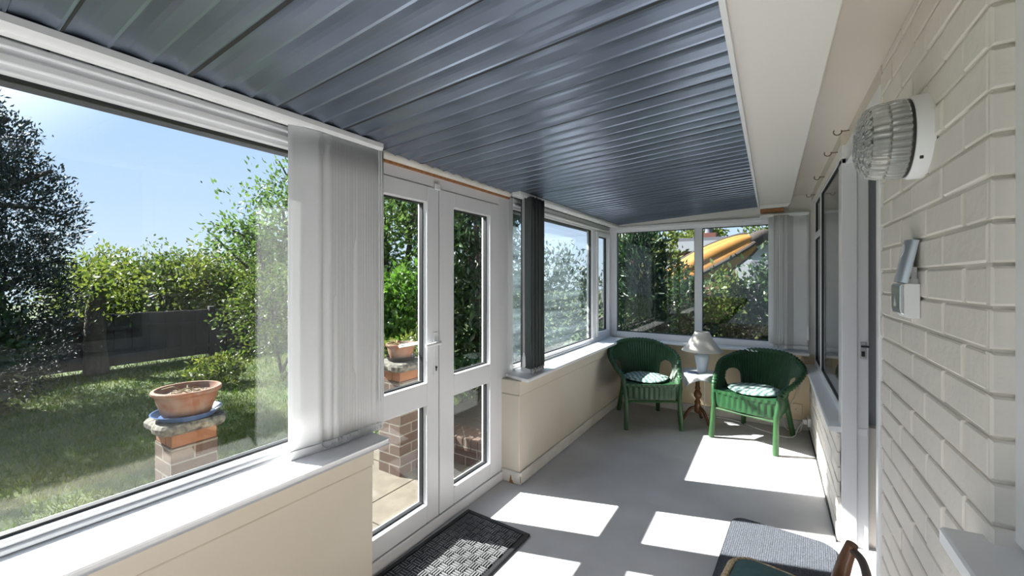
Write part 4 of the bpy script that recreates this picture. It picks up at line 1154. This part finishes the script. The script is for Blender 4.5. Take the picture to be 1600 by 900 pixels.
# ------------------------------------------------------------------ light
sun = bpy.data.lights.new('sun', 'SUN'); sun.energy = 22.0; sun.angle = math.radians(.6); sun.color = (1.0,.965,.925)
so = bpy.data.objects.new('sun', sun); COL.objects.link(so)
so.rotation_euler = (-SUNDIR).to_track_quat('-Z','Y').to_euler(); so.location = SUNDIR*30
wd = bpy.data.worlds.new('sky'); scene.world = wd; wd.use_nodes = True
N = wd.node_tree.nodes; L = wd.node_tree.links
bg = N['Background']; tc = N.new('ShaderNodeTexCoord'); sp3 = N.new('ShaderNodeSeparateXYZ'); L.new(tc.outputs['Generated'], sp3.inputs[0])
cr = N.new('ShaderNodeValToRGB'); L.new(sp3.outputs['Z'], cr.inputs[0])
e = cr.color_ramp.elements
e[0].position = 0.0; e[0].color = (.50,.60,.70,1)
e[1].position = .55; e[1].color = (.26,.40,.66,1)
e.new(.15).color = (.39,.515,.71,1)
L.new(cr.outputs['Color'], bg.inputs['Color']); bg.inputs['Strength'].default_value = 1.3

dt = N.new('ShaderNodeVectorMath'); dt.operation = 'DOT_PRODUCT'; dt.inputs[1].default_value = SUNDIR
L.new(tc.outputs['Generated'], dt.inputs[0])
mr = N.new('ShaderNodeMapRange'); mr.inputs['From Min'].default_value = .80; mr.inputs['From Max'].default_value = 1.0; mr.inputs['To Max'].default_value = 1.0
L.new(dt.outputs['Value'], mr.inputs['Value'])
pw = N.new('ShaderNodeMath'); pw.operation = 'POWER'; pw.inputs[1].default_value = 2.0; L.new(mr.outputs['Result'], pw.inputs[0])
gm_ = N.new('ShaderNodeMath'); gm_.operation = 'MULTIPLY'; gm_.inputs[1].default_value = 5.0; L.new(pw.outputs[0], gm_.inputs[0])
bg2 = N.new('ShaderNodeBackground'); bg2.inputs['Color'].default_value = (1,.97,.92,1); L.new(gm_.outputs[0], bg2.inputs['Strength'])
ad = N.new('ShaderNodeAddShader'); L.new(bg.outputs[0], ad.inputs[0]); L.new(bg2.outputs[0], ad.inputs[1])
L.new(ad.outputs[0], N['World Output'].inputs['Surface'])

# ------------------------------------------------------------------ camera
cam = bpy.data.cameras.new('camera'); cam.sensor_width = 36; cam.sensor_fit = 'HORIZONTAL'; cam.lens = 36*642/1600; cam.shift_y = -15.5/1600
cam.clip_start = .02; cam.clip_end = 300
co = bpy.data.objects.new('camera', cam); COL.objects.link(co)
co.location = (0,0,1.40); co.rotation_euler = (PI/2,0,math.atan(405/642))
scene.camera = co
scene.cycles.transparent_max_bounces = 24
scene.cycles.max_bounces = 12; scene.cycles.diffuse_bounces = 7; scene.cycles.glossy_bounces = 5; scene.cycles.transmission_bounces = 8
scene.cycles.caustics_reflective = False; scene.cycles.caustics_refractive = False
scene.cycles.sample_clamp_indirect = 10
vs_ = scene.view_settings
vs_.view_transform = 'Standard'; vs_.look = 'None'; vs_.gamma = 1.0; vs_.use_curve_mapping = False; vs_.exposure = .38
